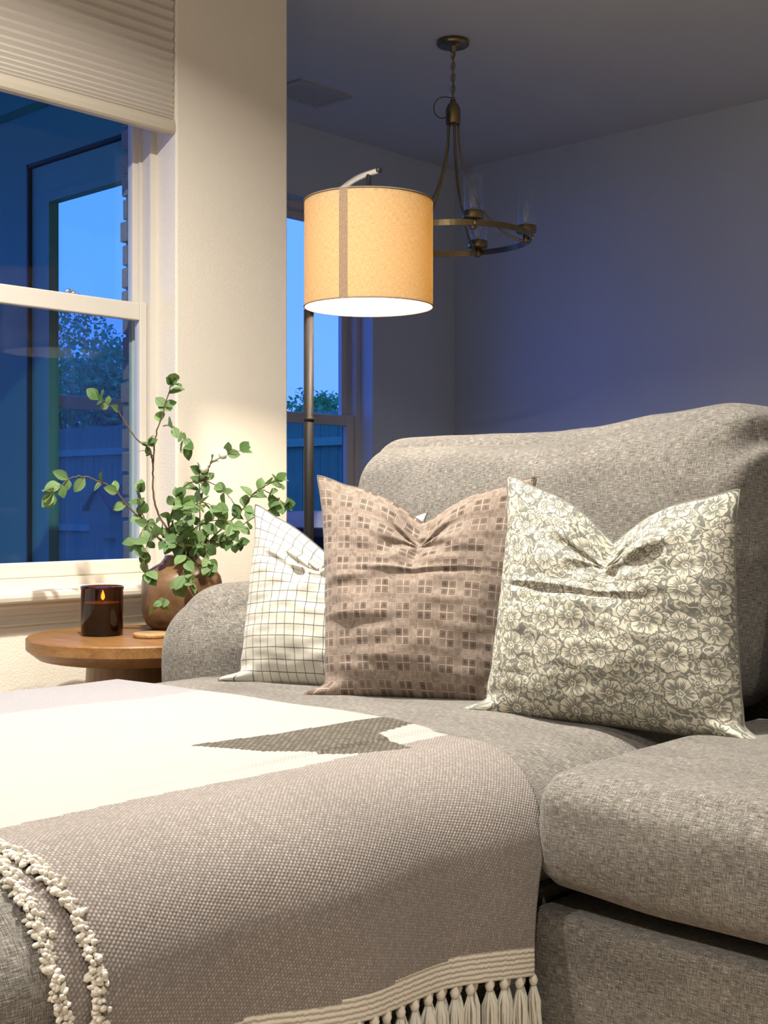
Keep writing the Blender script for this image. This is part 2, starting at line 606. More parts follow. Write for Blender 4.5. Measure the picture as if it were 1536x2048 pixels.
def print_floral():
    g = G('floral_cotton')
    u = g.uv()
    nz = g.noise(g.vscale(u, (30, 30, 1)), 1, 2, dim='2D', col=True)
    wob = g.vm('SCALE', g.vm('SUBTRACT', nz, (0.5, 0.5, 0.5)))
    wob.node.inputs['Scale'].default_value = 0.012
    q = g.vm('ADD', u, wob)

    def flowers(n, off, rnd, petals, R, ringr):
        vo = g.n('TexVoronoi', voronoi_dimensions='2D', feature='F1')
        vec = g.vscale(q, (n, n, 1), off)
        g.put(vo.inputs['Vector'], vec)
        vo.inputs['Scale'].default_value = 1.0
        vo.inputs['Randomness'].default_value = rnd
        dv = g.vm('SUBTRACT', vec, vo.outputs['Position'])
        x, y, _ = g.sep(dv)
        r = g.m('SQRT', g.m('ADD', g.m('MULTIPLY', x, x), g.m('MULTIPLY', y, y)))
        cr = g.sep(vo.outputs['Color'])
        th = g.m('ADD', g.m('ARCTAN2', y, x), g.m('MULTIPLY', cr[0], 6.28))
        pet = g.m('ABSOLUTE', g.m('SINE', g.m('MULTIPLY', th, petals / 2)))
        frill = g.m('MULTIPLY', g.m('SUBTRACT', g.noise(g.comb(g.m('MULTIPLY', th, 4.0), cr[0], cr[2]), 1, 3, 0.7), 0.5), 0.42)
        rad = g.m('MULTIPLY', g.m('ADD', g.m('ADD', 0.70, g.m('MULTIPLY', g.m('POWER', pet, 0.5), 0.30)), frill), g.rng(cr[1], 0, 1, R * 0.86, R * 1.1))
        k = g.m('DIVIDE', r, rad)
        mask = g.m('LESS_THAN', k, 1.0)
        stk = g.noise(g.comb(g.m('MULTIPLY', th, 11.0), g.m('MULTIPLY', r, 1.4), cr[2]), 1, 2, 0.65)
        dark = g.m('LESS_THAN', k, g.rng(stk, 0.30, 0.68, 0.20, 1.05))
        sepl = g.m('MULTIPLY', g.m('LESS_THAN', pet, 0.13), g.m('GREATER_THAN', k, 0.45))
        dark = g.m('MAXIMUM', g.m('MULTIPLY', dark, 0.92), sepl)
        ring = g.m('LESS_THAN', g.m('ABSOLUTE', g.m('SUBTRACT', k, g.m('ADD', ringr, g.m('MULTIPLY', g.m('SINE', g.m('MULTIPLY', th, 7)), 0.025)))), 0.045)
        dot = g.m('LESS_THAN', k, 0.11)
        val = g.m('MAXIMUM', g.m('SUBTRACT', 1.0, dark), g.m('MAXIMUM', ring, dot))
        halo = g.m('LESS_THAN', k, 1.09)
        return mask, val, halo

    m1, v1, h1 = flowers(7.4, (0.3, 0.1, 0), 0.45, 5, 0.44, 0.25)
    m2, v2, h2 = flowers(9.5, (4.5, 7.3, 0), 0.75, 4, 0.36, 0.35)
    # scrolling leaves behind: distorted bands and hatching
    wv = g.n('TexWave', wave_type='BANDS', bands_direction='DIAGONAL')
    g.put(wv.inputs['Vector'], q)
    wv.inputs['Scale'].default_value = 7.0
    wv.inputs['Distortion'].default_value = 22.0
    wv.inputs['Detail'].default_value = 2.0
    wv.inputs['Detail Scale'].default_value = 1.6
    curl = g.m('GREATER_THAN', wv.outputs['Fac'], 0.80)
    leafn = g.noise(g.vscale(q, (26, 26, 1), (9, 4, 0)), 1, 3, 0.65, 1.2, dim='2D')
    leaf = g.rng(leafn, 0.48, 0.58, 0.0, 0.55)
    speck = g.noise(g.vscale(u, (150, 150, 1)), 1, 2, 0.7, dim='2D')
    bg = g.m('MAXIMUM', g.m('MULTIPLY', curl, 0.8), g.m('MULTIPLY', leaf, g.rng(speck, 0.42, 0.58, 0.25, 1.0)))
    # layer 2 over the ground, layer 1 over both
    f = g.m('MULTIPLY', bg, g.m('SUBTRACT', 1.0, h2))
    f = g.m('ADD', f, g.m('MULTIPLY', m2, v2))
    f = g.m('MULTIPLY', f, g.m('SUBTRACT', 1.0, h1))
    f = g.m('ADD', f, g.m('MULTIPLY', m1, v1), clamp=True)
    weave = g.noise(g.vscale(u, (520, 520, 1)), 1, 1, dim='2D')
    gry = g.mix(weave, (0.120, 0.120, 0.104), (0.175, 0.174, 0.15))
    cre = g.mix(weave, (0.47, 0.44, 0.355), (0.55, 0.515, 0.42))
    c = g.mix(f, gry, cre)
    M['floral_cotton'] = g.done(g.bsdf(c, 0.9, normal=g.bump(weave, 0.2, 0.001), spec=0.1, sheen=0.1))


print_checked(); print_block(); print_floral()

# throw blanket yarns ---------------------------------------------
def twill(name, lo, mid, hi, P=0.0043, Q=0.0050, amt=0.6):
    g = G(name)
    u, v, _ = g.sep(g.uv())
    p = g.m('DIVIDE', g.m('ADD', g.m('MULTIPLY', u, 0.80), g.m('MULTIPLY', v, 0.60)), P)
    row = g.m('FLOOR', p)
    q = g.m('ADD', g.m('DIVIDE', g.m('SUBTRACT', g.m('MULTIPLY', v, 0.80), g.m('MULTIPLY', u, 0.60)), Q), g.m('MULTIPLY', row, 0.37))
    a = g.m('ABSOLUTE', g.m('SINE', g.m('MULTIPLY', p, math.pi)))
    b = g.m('ABSOLUTE', g.m('SINE', g.m('MULTIPLY', q, math.pi)))
    wn = g.n('TexWhiteNoise', noise_dimensions='2D')
    g.put(wn.inputs['Vector'], g.comb(row, g.m('FLOOR', q)))
    h = g.m('MULTIPLY', g.m('POWER', a, 0.9), g.m('POWER', b, 0.8))
    hh = g.m('MULTIPLY', h, g.rng(wn.outputs['Value'], 0, 1, 0.45, 1.15))
    nz = g.noise(g.vscale(g.uv(), (240, 240, 1)), 1, 2, dim='2D')
    big = g.noise(g.vscale(g.uv(), (6, 3, 1)), 1, 2, dim='2D')
    f = g.m('ADD', g.m('MULTIPLY', hh, amt), g.m('ADD', g.m('MULTIPLY', nz, 0.4), g.m('MULTIPLY', g.m('SUBTRACT', big, 0.5), 0.15)))
    c = g.ramp(f, [(0.12, lo), (0.5, mid), (0.85, hi)])
    M[name] = g.done(g.bsdf(c, 0.95, normal=g.bump(h, 0.42, 0.0025), spec=0.08, sheen=0.15))


twill('yarn_taupe', (0.130, 0.110, 0.098), (0.240, 0.210, 0.190), (0.39, 0.35, 0.32), amt=0.48)
twill('yarn_dark', (0.035, 0.030, 0.022), (0.088, 0.075, 0.058), (0.155, 0.135, 0.108), P=0.0085, Q=0.0105)
twill('yarn_lavender', (0.215, 0.205, 0.215), (0.275, 0.265, 0.278), (0.33, 0.32, 0.335), amt=0.3)
twill('yarn_white', (0.305, 0.290, 0.266), (0.340, 0.325, 0.300), (0.366, 0.351, 0.326), amt=0.3)
g = G('yarn_band')
u, v, _ = g.sep(g.uv())
nz = g.noise(g.vscale(g.uv(), (60, 140, 1)), 1, 2, dim='2D')
h = g.m('ABSOLUTE', g.m('SINE', g.m('ADD', g.m('MULTIPLY', u, math.pi / 0.0072), g.m('MULTIPLY', nz, 1.6))))
c = g.ramp(h, [(0.0, (0.34, 0.30, 0.24)), (0.35, (0.55, 0.50, 0.42)), (1.0, (0.66, 0.61, 0.53))])
M['yarn_band'] = g.done(g.bsdf(c, 0.95, normal=g.bump(h, 0.7, 0.003), spec=0.08, sheen=0.15))
simple('yarn_cream', (0.60, 0.555, 0.48), 0.95, var=0.12, nscale=90, bump=0.4, bscale=500)
simple('yarn_tassel', (0.58, 0.55, 0.47), 0.95, var=0.12, nscale=120)

# ================================================================== THE ROOM
CEIL = 2.78
XW = -3.22            # inner face of the window wall of the living side
XD = -4.70            # inner face of the window wall of the dining side
YB = 5.66             # far wall
YC = 2.987            # where the living window wall ends


def struct(name, mb, mat):
    o = mb.build(name, mat)
    o['kind'] = 'structure'
    return o


struct('floor', MB().box(XD - 0.1, 3.6, -3.4, YB + 0.1, -0.1, 0.0), M['floor_tile'])
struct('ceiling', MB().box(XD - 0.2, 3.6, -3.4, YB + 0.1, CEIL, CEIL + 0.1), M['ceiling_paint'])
WY0, WY1, WZ0, WZ1 = 1.22, 2.512, 0.605, 2.50     # living window opening
wl = MB()
wl.box(-3.42, XW, -3.4, WY0, 0, CEIL)
wl.box(-3.42, XW, WY0, WY1, 0, WZ0)
wl.box(-3.42, XW, WY0, WY1, WZ1, CEIL)
wl.box(-3.42, XW, WY1, YC, 0, CEIL, bev=0.006)
struct('wall_left', wl, M['wall_paint'])
struct('wall_back', MB().box(XD - 0.2, 3.6, YB, YB + 0.15, 0, CEIL), M['bluelit_wall_paint'])
struct('wall_right', MB().box(3.5, 3.7, -3.4, YB, 0, CEIL), M['wall_paint'])
struct('wall_front', MB().box(-3.42, 3.6, -3.5, -3.3, 0, CEIL), M['wall_paint'])

# dining side wall with the glazed patio door
YS0, YS1 = 2.735, YC
DX0, DX1, DZ1 = -4.44, -3.56, 2.20
ds = MB()
YM_ = YS0 + 0.07
ds.box(XD - 0.2, DX0, YS0, YM_, 0, CEIL)
ds.box(DX1, -3.42, YS0, YS1, 0, CEIL)
ds.box(DX0, DX1, YS0, YM_, DZ1, CEIL)
ds.box(XD - 0.2, -4.65, YM_, YS1, 0, CEIL)
ds.box(-4.65, DX1, YM_, YS1, DZ1, CEIL)
struct('wall_side', ds, M['patio_paint'])
door = empty('door_1', (-4.0, YS0 + 0.05, 0), kind='structure')
MB().box(DX0, DX0 + 0.012, YS0 - 0.004, YM_, 0, DZ1).box(DX1 - 0.012, DX1, YS0 - 0.004, YM_, 0, DZ1).box(DX0, DX1, YS0 - 0.004, YM_, DZ1 - 0.014, DZ1).build('weather_strip', M['dark_seal'], door)
gx0, gx1, gz0, gz1 = -4.292, -3.70, 0.30, 2.035
dp = MB()
dp.box(DX0 + 0.014, gx0 - 0.03, YS0 + 0.012, YS0 + 0.05, 0.01, DZ1 - 0.016)
dp.box(gx1 + 0.03, DX1 - 0.014, YS0 + 0.012, YS0 + 0.05, 0.01, DZ1 - 0.016)
dp.box(gx0 - 0.03, gx1 + 0.03, YS0 + 0.012, YS0 + 0.05, gz1 + 0.03, DZ1 - 0.016)
dp.box(gx0 - 0.03, gx1 + 0.03, YS0 + 0.012, YS0 + 0.05, 0.01, gz0 - 0.03)
dp.build('door_panel', M['door_paint'], door)
dm = MB()
for e0, e1, yy in ((0.0, 0.03, 0.002), (0.03, 0.042, 0.007)):
    dm.box(gx0 - e1, gx0 - e0, YS0 + yy, YS0 + 0.045, gz0 - e1, gz1 + e1)
    dm.box(gx1 + e0, gx1 + e1, YS0 + yy, YS0 + 0.045, gz0 - e1, gz1 + e1)
    dm.box(gx0 - e0, gx1 + e0, YS0 + yy, YS0 + 0.045, gz1 + e0, gz1 + e1)
    dm.box(gx0 - e0, gx1 + e0, YS0 + yy, YS0 + 0.045, gz0 - e1, gz0 - e0)
dm.build('glazing_bead', M['door_paint'], door)
MB().box(gx0 - 0.01, gx1 + 0.01, YS0 + 0.03, YS0 + 0.036, gz0 - 0.01, gz1 + 0.01).build('pane', M['window_glass'], door)

# dining window wall: two double-hung windows
DZ0, DZT = 0.40, 2.42
W2 = (2.995, 3.93)
W3 = (4.00, 4.977)
dw = MB()
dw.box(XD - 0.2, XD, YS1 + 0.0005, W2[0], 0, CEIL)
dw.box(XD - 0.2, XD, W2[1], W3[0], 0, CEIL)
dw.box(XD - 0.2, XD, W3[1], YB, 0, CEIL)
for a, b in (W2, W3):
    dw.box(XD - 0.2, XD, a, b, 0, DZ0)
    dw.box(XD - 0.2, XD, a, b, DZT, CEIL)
struct('wall_dining', dw, M['bluelit_wall_paint'])


def double_hung(name, xf, y0, y1, z0, z1, zm, fr, st, lock_y=None):
    """xf = inner face of the frame; outside is -x"""
    w = empty(name, (xf, (y0 + y1) / 2, z0), kind='structure')
    f = MB()
    f.box(xf - 0.09, xf, y0, y0 + fr, z0, z1)
    f.box(xf - 0.09, xf, y1 - fr, y1, z0, z1)
    f.box(xf - 0.09, xf, y0 + fr, y1 - fr, z1 - fr, z1)
    f.box(xf - 0.09, xf, y0 + fr, y1 - fr, z0, z0 + fr)
    # stops running the height of the frame, giving the stepped jamb
    f.box(xf - 0.05, xf - 0.042, y1 - fr - 0.012, y1 - fr, z0 + fr, z1 - fr)
    f.box(xf - 0.09, xf - 0.078, y1 - fr - 0.010, y1 - fr, z0 + fr, z1 - fr)
    f.build('window_frame', M['white_vinyl'], w)
    # lower sash (room side)
    a, b = y0 + fr + 0.002, y1 - fr - 0.002
    s = MB()
    xs0, xs1 = xf - 0.042, xf - 0.012
    s.box(xs0, xs1, a, a + st, z0 + fr, zm + 0.028, bev=0.004)
    s.box(xs0, xs1, b - st, b, z0 + fr, zm + 0.028, bev=0.004)
    s.box(xs0, xs1 , a + st, b - st, zm - 0.030, zm + 0.026, bev=0.004)
    s.box(xs0, xs1, a + st, b - st, z0 + fr, z0 + fr + 0.045, bev=0.004)
    ls = s.build('lower_sash', M['white_vinyl'], w)
    MB().box(xs0 + 0.012, xs0 + 0.017, a + st - 0.004, b - st + 0.004, z0 + fr + 0.04, zm - 0.026).build('pane', M['window_glass'], ls)
    # upper sash (outside)
    s = MB()
    xu0, xu1 = xf - 0.078, xf - 0.050
    s.box(xu0, xu1, a, a + st, zm - 0.02, z1 - fr, bev=0.003)
    s.box(xu0, xu1, b - st, b, zm - 0.02, z1 - fr, bev=0.003)
    s.box(xu0, xu1, a + st, b - st, zm - 0.02, zm + 0.030, bev=0.003)
    s.box(xu0, xu1, a + st, b - st, z1 - fr - 0.04, z1 - fr, bev=0.003)
    us = s.build('upper_sash', M['white_vinyl'], w)
    MB().box(xu0 + 0.012, xu0 + 0.017, a + st - 0.004, b - st + 0.004, zm + 0.026, z1 - fr - 0.036).build('pane', M['window_glass'], us)
    sc = MB().box(xu0 - 0.010, xu0 - 0.006, a, b, zm - 0.02, zm).box(xu0 - 0.010, xu0 - 0.006, a, a + 0.016, z0 + fr, zm - 0.02).box(xu0 - 0.010, xu0 - 0.006, b - 0.016, b, z0 + fr, zm - 0.02).build('screen_frame', M['screen_metal'], w)
    MB().add([(xu0 - 0.008, a, z0 + fr), (xu0 - 0.008, b, z0 + fr), (xu0 - 0.008, b, zm - 0.01), (xu0 - 0.008, a, zm - 0.01)], [(0, 1, 2, 3)]).build('insect_screen', M['screen_mesh'], sc)
    if lock_y is not None:
        lk = MB()
        lk.lathe([(0.010, 0), (0.012, 0.004), (0.009, 0.009)], (xs0 + 0.012, lock_y, zm + 0.026), 14)
        lk.tube([(xs0 + 0.012, lock_y, zm + 0.034), (xs0 + 0.018, lock_y - 0.015, zm + 0.038), (xs0 + 0.020, lock_y - 0.032, zm + 0.030)], 0.0038, 8)
        lk.build('sash_lock', M['lamp_steel'], ls)
    return w


win1 = double_hung('window_1', -3.32, WY0, WY1, 0.632, WZ1, 1.487, 0.026, 0.028, 2.22)
double_hung('window_2', XD - 0.09, W2[0], W2[1], DZ0, DZT, 1.32, 0.022, 0.035)
double_hung('window_3', XD - 0.09, W3[0], W3[1], DZ0, DZT, 1.318, 0.035, 0.055, 4.60)

# stool and apron under the living window
stp = [(XW - 0.10, 0.600), (XW + 0.055, 0.600), (XW + 0.062, 0.606), (XW + 0.064, 0.616), (XW + 0.062, 0.626), (XW + 0.055, 0.632), (XW - 0.10, 0.632)]
struct('trim_1', MB().prism(stp, 'y', WY0 - 0.10, WY1 + 0.095), M['trim_paint'])
ap = [(XW - 0.01, 0.600), (XW + 0.034, 0.600), (XW + 0.034, 0.590), (XW + 0.022, 0.580), (XW + 0.022, 0.566), (XW + 0.016, 0.564), (XW + 0.016, 0.552),
      (XW + 0.012, 0.550), (XW + 0.012, 0.538), (XW + 0.006, 0.532), (XW - 0.01, 0.532)]
struct('trim_2', MB().prism(ap, 'y', WY0 - 0.07, WY1 + 0.065), M['trim_paint'])
struct('baseboard_left', MB().box(XW, XW + 0.015, -3.3, YC, 0, 0.13), M['trim_paint'])
struct('baseboard_back', MB().box(XD, 3.5, YB - 0.015, YB, 0, 0.13), M['trim_paint'])

# brick facing outside, round the living window: each course shows its end in the reveal
bw = empty('wall_outside', (-3.47, WY1 + 0.1, 0), kind='structure')
random.seed(3)
z = 0.30
k = 0
bricks = {}
while z < 2.6:
    ln = 0.19 if k % 2 == 0 else 0.10
    if ln not in bricks:
        bricks[ln] = MB().box(-0.04, 0.04, 0, ln, 0, 0.066, bev=0.004).mesh('brick')
    y0b = WY1 - 0.004 + random.uniform(-0.006, 0.006)
    bo = link_mesh('brick', bricks[ln], bw)
    if not bricks[ln].materials: bricks[ln].materials.append(M['brick'])
    bo.location = Vector((-3.465 + random.uniform(-0.002, 0.002), y0b, z))
    z += 0.0755
    k += 1
MB().box(-3.49, -3.423, WY1 + 0.004, YS0 - 0.02, 0.0, 2.62).build('mortar', M['patio_paint'], bw)

# patio roof outside the living window
pr = empty('patio_roof', (-5.0, 1.2, 2.6), 'dark blue painted porch ceiling with board trim outside the left window', 'porch roof')
pm = MB().box(-7.0, -3.43, -2.4, YS0 - 0.002, 2.62, 2.70)
pm.build('soffit', M['patio_paint'], pr)
MB().box(-7.0, -3.50, YS0 - 0.13, YS0 - 0.003, 2.50, 2.62).box(-7.0, -3.50, YS0 - 0.06, YS0 - 0.003, 2.40, 2.50).build('frieze_board', M['patio_paint'], pr)
MB().box(-7.0, -3.50, 1.72, 1.78, 2.585, 2.62).build('batten', M['patio_paint'], pr)
MB().box(-7.0, -3.50, 0.72, 0.78, 2.585, 2.62).build('batten', M['patio_paint'], pr)
for py in (-2.2,):
    MB().box(-7.0, -6.85, py, py + 0.15, -0.1, 2.62, bev=0.01).build('post', M['patio_paint'], pr)

# yard
yard = struct('ground', MB().box(-40, -4.95, -6, 34, -0.3, -0.12), M['ground'])
struct('patio_slab', MB().box(-7.0, -3.43, -2.6, YS0, -0.12, -0.02), M['patio_paint'])

fence = empty('wooden_fence', (-11, 9.8, -0.12), 'tall wooden plank fence with rails at the end of the yard', 'fence')
random.seed(8)
FY = 9.8
bmesh_b = None
nb = 0
x = -18.5
pb = MB().prism([(0, 0), (0.132, 0), (0.132, 1.97), (0.112, 2.0), (0.02, 2.0), (0, 1.97)], 'y', 0, 0.018).mesh('fence_board')
pb.materials.append(M['cedar'])
while x < -5.6:
    o = link_mesh('fence_board', pb, fence)
    o.location = Vector((x - fence.location.x + fence.location.x, FY + 0.045 + random.uniform(-0.004, 0.004), -0.12 + random.uniform(-0.012, 0.012)))
    x += 0.138
    nb += 1
for zr in (0.50, 1.50):
    MB().box(-18.5, -5.5, FY, FY + 0.045, zr, zr + 0.09).build('rail', M['cedar_rail'], fence)

# trees past the fence
def tree(loc, h, r, label, n, seed, group=None):
    random.seed(seed)
    t = empty('tree', loc, label, 'tree', group)
    L = Vector(loc)
    tr = MB()
    top = L + Vector((0, 0, h * 0.75))
    tr.tube([L, L + Vector((0.1, 0, h * 0.3)), top], [0.16, 0.12, 0.03], 8)
    for k in range(9):
        a = random.uniform(0, 6.28)
        b0 = L + Vector((0.05, 0, h * random.uniform(0.28, 0.7)))
        tr.tube([b0, b0 + Vector((math.cos(a) * r * 0.7, math.sin(a) * r * 0.7, h * 0.2))], [0.06, 0.015], 5)
    tr.build('trunk', M['bark'], t)
    lf = MB()
    blobs = [(L + Vector((random.gauss(0, r * 0.42), random.gauss(0, r * 0.42), h * random.uniform(0.32, 0.95))), r * random.uniform(0.22, 0.48)) for _ in range(26)]
    for k in range(n):
        c, rb = random.choice(blobs)
        d = Vector((random.gauss(0, 1), random.gauss(0, 1), random.gauss(0, 1))).normalized() * rb * random.uniform(0.3, 1.0) ** 0.5
        p = c + d
        a = Vector((random.gauss(0, 1), random.gauss(0, 1), random.gauss(0, 1))).normalized() * random.uniform(0.05, 0.10)
        b = a.cross(Vector((random.gauss(0, 1), random.gauss(0, 1), random.gauss(0, 1)))).normalized() * a.length * 0.5
        lf.add([p - a, p + b, p + a, p - b], [(0, 1, 2, 3)])
    me = bpy.data.meshes.new('foliage'); me.from_pydata(lf.v, [], lf.f)
    o = link_mesh('foliage', me, t, M['tree_leaf'])
    o['kind'] = 'stuff'


def far(u, d): p = at(u, 1005, d); return (p.x, p.y, -0.12)


tree(far(190, 24.5), 3.7, 2.0, 'dense dark tree seen through the left window above the fence', 9000, 11)
tree(far(262, 33.0), 4.7, 2.2, 'round tree behind and right of the dense tree through the left window', 9000, 12)
tree(far(95, 38.0), 7.2, 1.6, 'tallest tree, its tip at the far left of the door glass', 7000, 13)
tree(far(590, 24.0), 2.5, 1.3, 'low bushy tree left of the lamp pole through the far window', 8000, 14)
tree(far(672, 30.0), 3.3, 1.7, 'bushy tree right of the lamp pole, nearest the far window jamb', 9000, 15)

bh = empty('birdhouse', (-10.1, 7.1, -0.12), 'small wooden birdhouse with a pitched roof in the yard behind the plant', 'birdhouse')
B = bh.location
MB().prism([(-0.16, 0.55), (0.16, 0.55), (0.16, 0.86), (0, 1.02), (-0.16, 0.86)], 'y', B.y - 0.12, B.y + 0.12).build('house_body', M['cedar'], bh).location.x = B.x
rf = MB()
rf.add([(B.x - 0.22, B.y - 0.16, 0.83), (B.x, B.y - 0.16, 1.05), (B.x, B.y + 0.16, 1.05), (B.x - 0.22, B.y + 0.16, 0.83), (B.x - 0.22, B.y - 0.16, 0.80), (B.x, B.y - 0.16, 1.02), (B.x, B.y + 0.16, 1.02), (B.x - 0.22, B.y + 0.16, 0.80)],
       [(0, 1, 2, 3), (4, 7, 6, 5), (0, 4, 5, 1), (3, 2, 6, 7), (0, 3, 7, 4)])
rf.add([(B.x + 0.22, B.y - 0.16, 0.83), (B.x, B.y - 0.16, 1.05), (B.x, B.y + 0.16, 1.05), (B.x + 0.22, B.y + 0.16, 0.83), (B.x + 0.22, B.y - 0.16, 0.80), (B.x, B.y - 0.16, 1.02), (B.x, B.y + 0.16, 1.02), (B.x + 0.22, B.y + 0.16, 0.80)],
       [(0, 1, 2, 3), (4, 7, 6, 5), (0, 4, 5, 1), (3, 2, 6, 7), (0, 3, 7, 4)])
rf.build('roof', M['bark'], bh)
MB().box(B.x - 0.04, B.x + 0.04, B.y - 0.04, B.y + 0.04, -0.12, 0.55).build('post', M['cedar_rail'], bh)

# ceiling vent in the dining side
vent = empty('ceiling_vent', (-4.31, 4.13, CEIL), 'white ceiling air vent at the column edge above the lampshade', 'vent')
vf = MB()
vx0, vx1, vy0, vy1 = -4.43, -4.19, 3.96, 4.30
vf.box(vx0, vx1, vy0, vy0 + 0.03, CEIL - 0.010, CEIL - 0.001).box(vx0, vx1, vy1 - 0.03, vy1, CEIL - 0.010, CEIL - 0.001)
vf.box(vx0, vx0 + 0.03, vy0 + 0.03, vy1 - 0.03, CEIL - 0.010, CEIL - 0.001).box(vx1 - 0.03, vx1, vy0 + 0.03, vy1 - 0.03, CEIL - 0.010, CEIL - 0.001)
vf.build('vent_frame', M['vent_white'], vent)
for k in range(7):
    y = vy0 + 0.032 + k * 0.0395
    s = MB().prism([(y, CEIL - 0.0015), (y + 0.034, CEIL - 0.011), (y + 0.035, CEIL - 0.010), (y + 0.002, CEIL - 0.0005)], 'x', vx0 + 0.03, vx1 - 0.03)
    s.build('slat', M['vent_white'], vent)

# ================================================================== BLIND
def build_blind():
    b = empty('cellular_blind', (-3.245, 1.86, 2.49), 'cream pleated cellular blind drawn halfway down the left window', 'blind')
    y0, y1 = WY0 + 0.006, WY1 - 0.004
    z = 2.082
    zs = [z]
    for k in range(30):
        d = 0.0095 + min(0.0235, 0.0021 * k)
        zs.append(zs[-1] + d)
        if zs[-1] > 2.47: break
    # front and back zigzag, closed cells
    pts = []
    for k in range(len(zs) - 1):
        zm = (zs[k] + zs[k + 1]) / 2
        dep = min(0.011, 0.006 + 0.0004 * k)
        pts += [(-3.234, zs[k]), (-3.234 + dep, zm)]
    pts.append((-3.234, zs[-1]))
    back = [(2 * -3.246 - px, pz) for px, pz in pts]
    mb = MB()
    n = len(pts)
    for off, P in ((0, pts), (1, back)):
        vs = [(px, yy, pz) for yy in (y0, y1) for px, pz in P]
        mb.add(vs, [(i, i + 1, n + i + 1, n + i) for i in range(n - 1)])
    for yy in (y0, y1):
        vs = [(px, yy, pz) for px, pz in pts] + [(px, yy, pz) for px, pz in back]
        mb.add(vs, [(i, i + 1, n + i + 1, n + i) for i in range(n - 1)])
    mb.build('pleated_fabric', M['blind_fabric'], b)
    rl = [(-3.258, 2.040), (-3.228, 2.038), (-3.222, 2.044), (-3.220, 2.060), (-3.223, 2.076), (-3.230, 2.083), (-3.258, 2.083)]
    MB().prism(rl, 'y', y0 - 0.002, y1 + 0.002).build('bottom_rail', M['blind_rail'], b)
    MB().box(-3.27, -3.215, y0, y1, 2.462, 2.498, bev=0.003).build('head_rail', M['blind_rail'], b)


build_blind()

# ================================================================== SOFA
ZS = 0.475
XE = -1.163           # inner side of the chaise
YF = 1.573            # front of the main seat


def uv_from(me, fn):
    """fn(vertex index, loop's polygon) -> (u, v)"""
    uvl = me.uv_layers.new(name='UVMap')
    for p in me.polygons:
        for li in p.loop_indices:
            uvl.data[li].uv = fn(me.loops[li].vertex_index, p)


def box_uv(me, org=(0, 0, 0)):
    co = [v.co.copy() for v in me.vertices]
    def f(i, p):
        n = p.normal
        ax = max(range(3), key=lambda k: abs(n[k]))
        c = co[i]
        return (c.y, c.z) if ax == 0 else (c.x, c.z) if ax == 1 else (c.x, c.y)
    uv_from(me, f)


def rbox(name, c, dim, r, n, fn, mat, parent):
    """rounded box on a cube grid, then pushed about by fn(p, unit) -> offset"""
    idx = {}
    vs, fs = [], []
    hx, hy, hz = (d / 2 for d in dim)
    C0 = Vector(c)
    nx, ny, nz = n
    def vert(key, t):
        if key in idx: return idx[key]
        p = Vector((t[0] * hx, t[1] * hy, t[2] * hz))
        q = Vector((max(-hx + r[0], min(hx - r[0], p.x)), max(-hy + r[1], min(hy - r[1], p.y)), max(-hz + r[2], min(hz - r[2], p.z))))
        d = Vector(((p.x - q.x) / r[0], (p.y - q.y) / r[1], (p.z - q.z) / r[2]))
        if d.length > 0: d.normalize()
        w = q + Vector((d.x * r[0], d.y * r[1], d.z * r[2]))
        if fn: w = w + Vector(fn(w, t, C0 + w))
        idx[key] = len(vs)
        vs.append(C0 + w)
        return idx[key]
    def e(i, m):                       # denser towards the edges
        s = 2 * i / m - 1
        return math.copysign(1 - (1 - abs(s)) ** 1.25, s)
    N = (nx, ny, nz)
    for ax in range(3):
        a, b = [k for k in range(3) if k != ax]
        for side in (0, 1):
            for i in range(N[a]):
                for j in range(N[b]):
                    quad = []
                    for di, dj in ((0, 0), (1, 0), (1, 1), (0, 1)):
                        key = [0, 0, 0]
                        key[ax] = side * N[ax]; key[a] = i + di; key[b] = j + dj
                        t = tuple(e(key[k], N[k]) for k in range(3))
                        quad.append(vert(tuple(key), t))
                    fs.append(tuple(quad))
    me = bpy.data.meshes.new(name)
    me.from_pydata([tuple(v) for v in vs], [], fs)
    bm = bmesh.new(); bm.from_mesh(me); bmesh.ops.recalc_face_normals(bm, faces=bm.faces); bm.to_mesh(me); bm.free()
    box_uv(me)
    return link_mesh(name, me, parent, mat, smooth=True)


def fbm(x, y, z, o=2):
    return noise.fractal(Vector((x, y, z)), 1.0, 2.0, o)


sofa = empty('sectional_sofa', (-1.3, 1.6, 0), 'heathered grey linen sectional sofa with chaise under the blanket', 'sofa')


# chaise seat: profile swept along y; the blanket rides on the same profile
RX, RZ = 0.15, 0.135
ZB = 0.285


def crown(x, y):
    a = max(0.0, 1 - ((x + 1.80) / 0.72) ** 2)
    return 0.012 * a + 0.006 * noise.noise(Vector((x * 3, y * 3, 4.2)))


TOPL = (XE - RX) - (-2.46 + RX)
ARC = 0.5 * math.pi * math.sqrt((RX * RX + RZ * RZ) / 2)


def chaise_prof(w, y, off=0.0):
    """w = arc length measured from the left end of the flat top; returns point"""
    if w <= TOPL:
        x = -2.46 + RX + w
        ed = sstep(0, 0.2, TOPL - w)
        z = ZS + crown(x, y) * ed + off
        if w < 0:
            a = min(-w / ARC, 1.0) * math.pi / 2
            return Vector((-2.46 + RX - (RX + off) * math.sin(a), y, ZS - RZ + (RZ + off) * math.cos(a)))
        return Vector((x, y, z))
    w -= TOPL
    if w < ARC:
        a = w / ARC * math.pi / 2
        return Vector((XE - RX + (RX + off) * math.sin(a), y, ZS - RZ + (RZ + off) * math.cos(a)))
    w -= ARC
    return Vector((XE + off, y, ZS - RZ - w))


